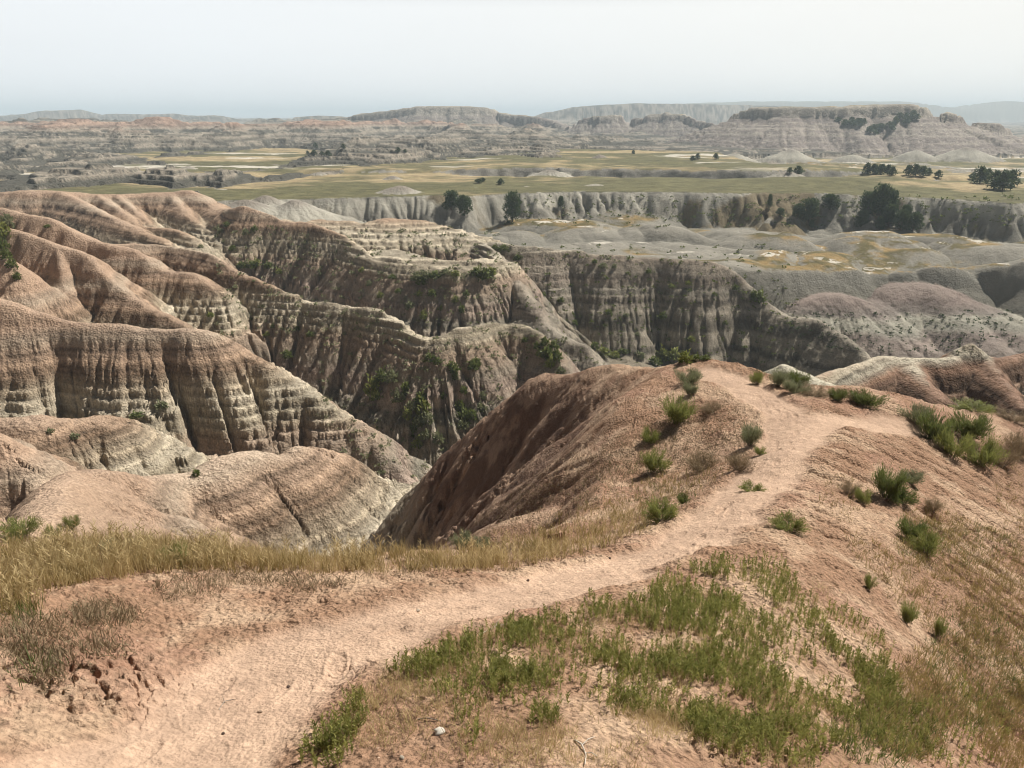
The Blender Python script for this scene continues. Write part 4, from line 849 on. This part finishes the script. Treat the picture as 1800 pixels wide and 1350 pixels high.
for a in [(793,368,34,34,'left juniper of the pair at the grassy chute of the cliff'),(816,378,36,34,'lower juniper of the pair at the grassy chute of the cliff'),(900,390,54,38,'tall juniper alone on the pale cliff'),(986,366,22,13,'small juniper high on the pale cliff'),
 (1402,384,26,24,'small juniper left of the broad one under the cliff rim'),(1421,390,40,36,'broad juniper left of the big clump'),(1458,368,26,36,'juniper just under the cliff rim'),(1426,400,14,10,'tiny juniper below the broad one'),(1352,366,24,10,'thin juniper on the cliff face'),(1371,380,14,18,'low juniper beside the pale chute'),
 (1524,380,40,34,'juniper at the upper left of the big clump'),(1546,386,58,38,'juniper in the middle of the big clump'),(1566,372,36,24,'juniper with round top sticking out of the big clump'),(1513,398,26,26,'juniper at the lower left of the big clump'),(1562,398,36,34,'juniper at the lower middle of the big clump'),(1584,404,34,30,'juniper low on the right of the big clump'),(1604,406,30,34,'last juniper at the right end of the big clump'),(1590,388,26,22,'juniper on the right shoulder of the big clump'),(1546,404,22,16,'small juniper in front of the big clump'),(1534,358,20,18,'juniper at the top of the big clump')]:
    juniper(*a, G3)
G4 = 'far trees on the prairie'
for lab, L_ in {'dark juniper in the left part of the tree line across the prairie': [(1524,306,16,14),(1536,306,14,16),(1548,307,15,16),(1560,307,14,14),(1568,308,12,12)],
 'dark juniper in the right part of the tree line across the prairie': [(1597,308,14,14),(1609,309,16,14),(1622,310,14,14),(1632,308,10,10),(1649,312,10,12)],
 'dark juniper in the gully at the right edge': [(1722,322,22,22),(1733,320,18,16),(1748,332,24,24),(1762,334,26,26),(1776,328,22,20),(1710,316,10,12)],
 'small dark tree on the far prairie': [(1388,304,8,10),(1403,306,12,16),(1218,283,8,10),(1226,280,9,8),(1258,280,9,9),(1113,271,6,6),(880,324,9,12),(841,322,7,14),(849,319,6,10)],
 'tiny dark tree among the far badlands': [(555,260,8,8),(604,262,8,8),(552,274,9,11),(577,275,9,12),(566,273,6,8),(541,272,6,6),(700,268,8,9),(712,268,5,6)]}.items():
    for (px, py, h_, w_) in L_: juniper(px, py, h_, w_, lab, G4, True)
G5 = 'junipers on the face of the flat topped mesa'
for k in range(34):
    if k < 12: px, py = 1470+g_.random()*50, 212+g_.random()*12
    else:
        q = g_.random(); px, py = 1530+q*80+g_.normal()*5, 233-q*24+g_.normal()*5
    juniper(px, py, 5+4*g_.random(), 7+5*g_.random(), 'dark juniper in the patch at the middle of the mesa face' if k < 12 else 'dark juniper in the slanting patch at the right of the mesa face', G5, True)
# scrub dots on the mound slopes and cliff
def dots(px0, py0, px1, py1, n, hp, lab, nm, mat=M_GREEN):
    parts = []
    for i in range(n):
        p = hit(px0+(px1-px0)*g_.random(), py0+(py1-py0)*g_.random())
        if p is None or np.linalg.norm(p) < 40 or np.linalg.norm(p) > 260: continue
        h = hp/F*np.linalg.norm(p)*(.5+g_.random()); k = 14; d = g_.normal(size=(k, 3)); d[:,2] = np.abs(d[:,2])
        parts.append(strips(p+d*h*np.array([.3,.3,.22]), d, np.full(k, h*.5), np.full(k, h*.35), np.zeros((k, 3)), g_.random(k)))
    v, f, t = join(parts); o = obj(nm, mesh_from(nm, v, f, t, mat)); tag(o, lab, 'scrub', kind='stuff')
dots(1390,545,1800,620,300,3.0,'specks of low scrub over the pinkish clay mounds','mound_scrub', M_JUN)
dots(880,345,1800,400,420,3.5,'specks of scrub over the grey cliff face','cliff_scrub')
dots(860,430,1400,640,520,4,'low scrub scattered over the dark canyon wall','wall_scrub')
dots(560,590,1060,850,360,6,'low scrub scattered through the gorge','gorge_scrub', M_SAGE)
dots(380,400,880,590,420,5,'low scrub scattered over the striped ridges','ridge_scrub', M_SAGE)

# --- loose stones, twigs and crumbs on the near ground
def stone(px, py, wpx, label, col, seed):
    import bmesh
    p = hit(px, py); dist = np.linalg.norm(p); w_ = wpx/F*dist/2
    bm = bmesh.new(); bmesh.ops.create_icosphere(bm, subdivisions=3, radius=1)
    for v in bm.verts:
        c = np.array(v.co); q = 1+.25*float(vn(np.array([c[0]*1.3+seed]), np.array([c[1]*1.3+c[2]]), 2)[0])+.10*float(vn(np.array([c[0]*4+seed]), np.array([c[1]*4+c[2]*3]), 4)[0])
        v.co = (c[0]*w_*q, c[1]*w_*.8*q, c[2]*w_*.6*q)
    me = bpy.data.meshes.new('stone'); bm.to_mesh(me); bm.free()
    for pl_ in me.polygons: pl_.use_smooth = True
    m, nt, b = new_mat('stone_'+str(seed)); n = nt.nodes.new('ShaderNodeTexNoise'); n.inputs['Scale'].default_value = 60
    cr = nt.nodes.new('ShaderNodeValToRGB'); cr.color_ramp.elements[0].color = (*[c*.7 for c in col], 1); cr.color_ramp.elements[1].color = (*col, 1); nt.links.new(n.outputs[0], cr.inputs[0]); nt.links.new(cr.outputs[0], b.inputs['Base Color'])
    bu = nt.nodes.new('ShaderNodeBump'); bu.inputs['Distance'].default_value = .004; nt.links.new(n.outputs[0], bu.inputs['Height']); nt.links.new(bu.outputs[0], b.inputs['Normal'])
    me.materials.append(m); o = bpy.data.objects.new('stone', me); col_.objects.link(o); o.location = p+np.array([0, 0, w_*.25]); o.rotation_euler = (.1, .1, seed)
    tag(o, label, 'stone')
stone(773,1287,18,'white rounded stone on the bare soil near the bottom',(.90,.84,.74),1)
stone(706,1332,9,'small pale pebble below the white stone',(.6,.52,.42),2)
stone(457,1252,8,'little tan pebble on the footpath',(.45,.33,.24),3)
stone(928,1021,7,'dark clod lying on the footpath',(.10,.06,.045),4)
stone(392,1290,6,'tiny dark pebble low on the footpath',(.14,.10,.08),5)
stone(507,1208,6,'small dark pebble on the path beside the weeds',(.16,.11,.09),6)
stone(735,1074,7,'light pebble on the left side of the footpath',(.55,.45,.36),7)
stone(1072,982,6,'dark crumb at the left border of the footpath',(.12,.08,.06),8)
def twig(pts, r, label, mat, name='twig', side=()):
    P3 = [hit(*q) for q in pts]; V, Fc, T = [], [], []; off = 0
    def run(Q, r0):
        nonlocal off
        for i in range(len(Q)-1):
            p0, p1 = Q[i], Q[i+1]; ax = p1-p0; ax = ax/np.linalg.norm(ax); u = np.cross(ax, [.2, .3, .9]); u /= np.linalg.norm(u); w_ = np.cross(ax, u); A = np.arange(6)*pi/3
            ra, rb = r0*(1-.7*i/len(Q)), r0*(1-.7*(i+1)/len(Q))
            V.extend(p0+ra*(cos(a)*u+sin(a)*w_) for a in A); V.extend(p1+rb*(cos(a)*u+sin(a)*w_) for a in A)
            Fc.extend([off+j, off+(j+1)%6, off+6+(j+1)%6, off+6+j] for j in range(6)); T.extend([.5+.5*random.random()]*12); off += 12
    Q = [p+np.array([0, 0, r*.8+.01*(k%2)]) for k, p in enumerate(P3)]; run(Q, r)
    for s_ in side:
        a, b = hit(*s_[0]), hit(*s_[1]); run([a+np.array([0,0,r]), (a+b)/2+np.array([0,0,.02]), b+np.array([0,0,.015])], r*.6)
    o = obj(name, mesh_from(name, np.array(V), np.array(Fc), T, mat)); tag(o, label, 'twig')
M_PALE = leaf_mat('bleached_wood', (.38,.33,.28), (.55,.50,.44), 0, .9)
twig([(1010,1302),(1022,1312),(1030,1328),(1028,1348)], .004, 'bleached white branch at the bottom between dry weeds', M_PALE, side=[((1022,1312),(1045,1300)),((1030,1325),(1050,1335))])
twig([(385,1248),(395,1236),(408,1230),(418,1232)], .0022, 'thin bent grey twig lying on the footpath', M_WOOD, side=[((395,1236),(390,1225))])
twig([(734,1265),(752,1266),(775,1268)], .003, 'dark straight twig above the white stone', M_WOOD)
twig([(842,1117),(870,1104),(905,1095),(940,1088)], .003, 'pale dry stalk lying across the weeds', M_PALE, side=[((870,1104),(880,1090))])
twig([(945,1028),(955,1034)], .0018, 'short dark stick on the footpath beyond the weeds', M_WOOD)
def gravel():
    P_ = scatter([(500,1180,420,170,1),(1000,1020,300,40,1,-12),(1300,850,120,90,1,-40),(900,1270,300,80,1.3),(1350,760,120,60,.6)], 2600); n = len(P_); b = onground(P_)
    rad = .002+.004*g_.random(n)**3*(1+np.hypot(P_[:,0], P_[:,1])/6); V8 = np.array([[-1,-1,-.5],[1,-1,-.5],[1,1,-.5],[-1,1,-.5],[-.6,-.6,.7],[.6,-.6,.7],[.6,.6,.7],[-.6,.6,.7]])
    V = b[:,None,:]+V8[None]*rad[:,None,None]*(1+.35*g_.normal(size=(n, 8, 3))); Fc = np.array([[0,3,2,1],[4,5,6,7],[0,1,5,4],[1,2,6,5],[2,3,7,6],[3,0,4,7]])
    o = obj('gravel', mesh_from('gravel', V.reshape(-1, 3), (Fc[None]+np.arange(n)[:,None,None]*8).reshape(-1, 4), np.repeat(g_.random(n), 8), M_GRAV)); tag(o, 'fine crumbs of clay strewn over the path and bare soil', 'gravel', kind='stuff')
M_GRAV = leaf_mat('clay_crumbs', (.20,.12,.085), (.52,.39,.29), 0, .9)
gravel()
print('plants', time.time()-t0)

# ------------------------------------------------------------------ haze, sky, sun, camera
AIR = 1
if AIR:
    hm = bpy.data.materials.new('haze'); hm.use_nodes = True; nt = hm.node_tree; nt.nodes.clear()
    o = nt.nodes.new('ShaderNodeOutputMaterial'); v = nt.nodes.new('ShaderNodeVolumePrincipled')
    v.inputs['Color'].default_value = (.72,.87,1,1); v.inputs['Density'].default_value = .00034; v.inputs['Anisotropy'].default_value = 0
    nt.links.new(v.outputs[0], o.inputs['Volume'])
    z0, z1, W = H.min()-1.0, max(H.max(), 0)+15, 9500
    vs = [(sx*W, sy*W, z) for z in (z0, z1) for sx, sy in ((-1,-1),(1,-1),(1,1),(-1,1))]
    me = bpy.data.meshes.new('haze'); me.from_pydata(vs, [], [(3,2,1,0),(4,5,6,7),(0,1,5,4),(1,2,6,5),(2,3,7,6),(3,0,4,7)])
    me.materials.append(hm); ho = bpy.data.objects.new('haze', me); col_.objects.link(ho); tag(ho, 'thin bluish haze over the distant badlands', 'haze', kind='stuff')
SUN_AZ, SUN_EL = radians(48), radians(48)
w = bpy.data.worlds.new('World'); bpy.context.scene.world = w; w.use_nodes = True; nt = w.node_tree; nt.nodes.clear()
wo = nt.nodes.new('ShaderNodeOutputWorld'); bg = nt.nodes.new('ShaderNodeBackground'); sk = nt.nodes.new('ShaderNodeTexSky'); sk.sky_type = 'NISHITA'
sk.sun_disc = False; sk.sun_elevation = SUN_EL; sk.sun_rotation = SUN_AZ; sk.altitude = 800; sk.air_density = 1.0; sk.dust_density = 1.2; sk.ozone_density = 1
hs = nt.nodes.new('ShaderNodeHueSaturation'); hs.inputs['Saturation'].default_value = .55; hs.inputs['Value'].default_value = .35; nt.links.new(sk.outputs[0], hs.inputs['Color'])
tc = nt.nodes.new('ShaderNodeTexCoord'); sx = nt.nodes.new('ShaderNodeSeparateXYZ'); nt.links.new(tc.outputs['Generated'], sx.inputs[0])
cr_ = nt.nodes.new('ShaderNodeValToRGB'); nt.links.new(sx.outputs['Z'], cr_.inputs[0])
# smoke-whitened air low over the horizon, thinning towards the zenith
els = cr_.color_ramp.elements; els[0].position = .12; els[0].color = (1,1,1,1); els[1].position = .5; els[1].color = (0,0,0,1)
e_ = els.new(.2); e_.color = (.15,.15,.15,1)
mxs = nt.nodes.new('ShaderNodeMix'); mxs.data_type = 'RGBA'; nt.links.new(cr_.outputs[0], mxs.inputs[0]); nt.links.new(hs.outputs[0], mxs.inputs[6]); wr = nt.nodes.new('ShaderNodeMapRange'); wr.inputs['From Min'].default_value = -.35; wr.inputs['From Max'].default_value = .6; nt.links.new(sx.outputs['X'], wr.inputs['Value'])
wm_ = nt.nodes.new('ShaderNodeMix'); wm_.data_type = 'RGBA'; wm_.inputs[6].default_value = (13.5, 13.9, 14.2, 1); wm_.inputs[7].default_value = (14.7, 14.5, 13.8, 1); nt.links.new(wr.outputs[0], wm_.inputs[0]); nt.links.new(wm_.outputs[2], mxs.inputs[7])
sn_ = nt.nodes.new('ShaderNodeTexNoise'); sn_.inputs['Scale'].default_value = 2.2; sn_.inputs['Detail'].default_value = 4; mp_ = nt.nodes.new('ShaderNodeMapping'); mp_.inputs['Scale'].default_value = (1, 1, 5)
nt.links.new(tc.outputs['Generated'], mp_.inputs[0]); nt.links.new(mp_.outputs[0], sn_.inputs['Vector']); sr_ = nt.nodes.new('ShaderNodeMapRange'); sr_.inputs['To Min'].default_value = .95; sr_.inputs['To Max'].default_value = 1.05; nt.links.new(sn_.outputs[0], sr_.inputs['Value'])
vm_ = nt.nodes.new('ShaderNodeVectorMath'); vm_.operation = 'SCALE'; nt.links.new(mxs.outputs[2], vm_.inputs[0]); nt.links.new(sr_.outputs[0], vm_.inputs['Scale']); nt.links.new(vm_.outputs[0], bg.inputs[0]); nt.links.new(bg.outputs[0], wo.inputs[0]); bg.inputs[1].default_value = .05
sl = bpy.data.lights.new('sun', 'SUN'); sl.energy = 5; sl.angle = radians(.6); sl.color = (1, .95, .86); so = bpy.data.objects.new('sun', sl); col_.objects.link(so)
so.rotation_euler = (pi/2-SUN_EL, 0, pi-SUN_AZ)
cam = bpy.data.cameras.new('camera'); cam.sensor_width = 36; cam.lens = 27; cam.clip_start = .05; cam.clip_end = 40000
co = bpy.data.objects.new('camera', cam); col_.objects.link(co); co.location = (0,0,0); co.rotation_euler = (pi/2-TH, 0, 0)
sc = bpy.context.scene; sc.camera = co
sc.view_settings.view_transform = 'Standard'; sc.view_settings.look = 'None'; sc.view_settings.exposure = .5; sc.view_settings.gamma = 1
sc.cycles.use_denoising = True; sc.cycles.pixel_filter_type = 'BLACKMAN_HARRIS'; sc.cycles.filter_width = 1.05; sc.cycles.max_bounces = 6; sc.cycles.volume_bounces = 1; sc.cycles.use_adaptive_sampling = True; sc.cycles.adaptive_threshold = .02
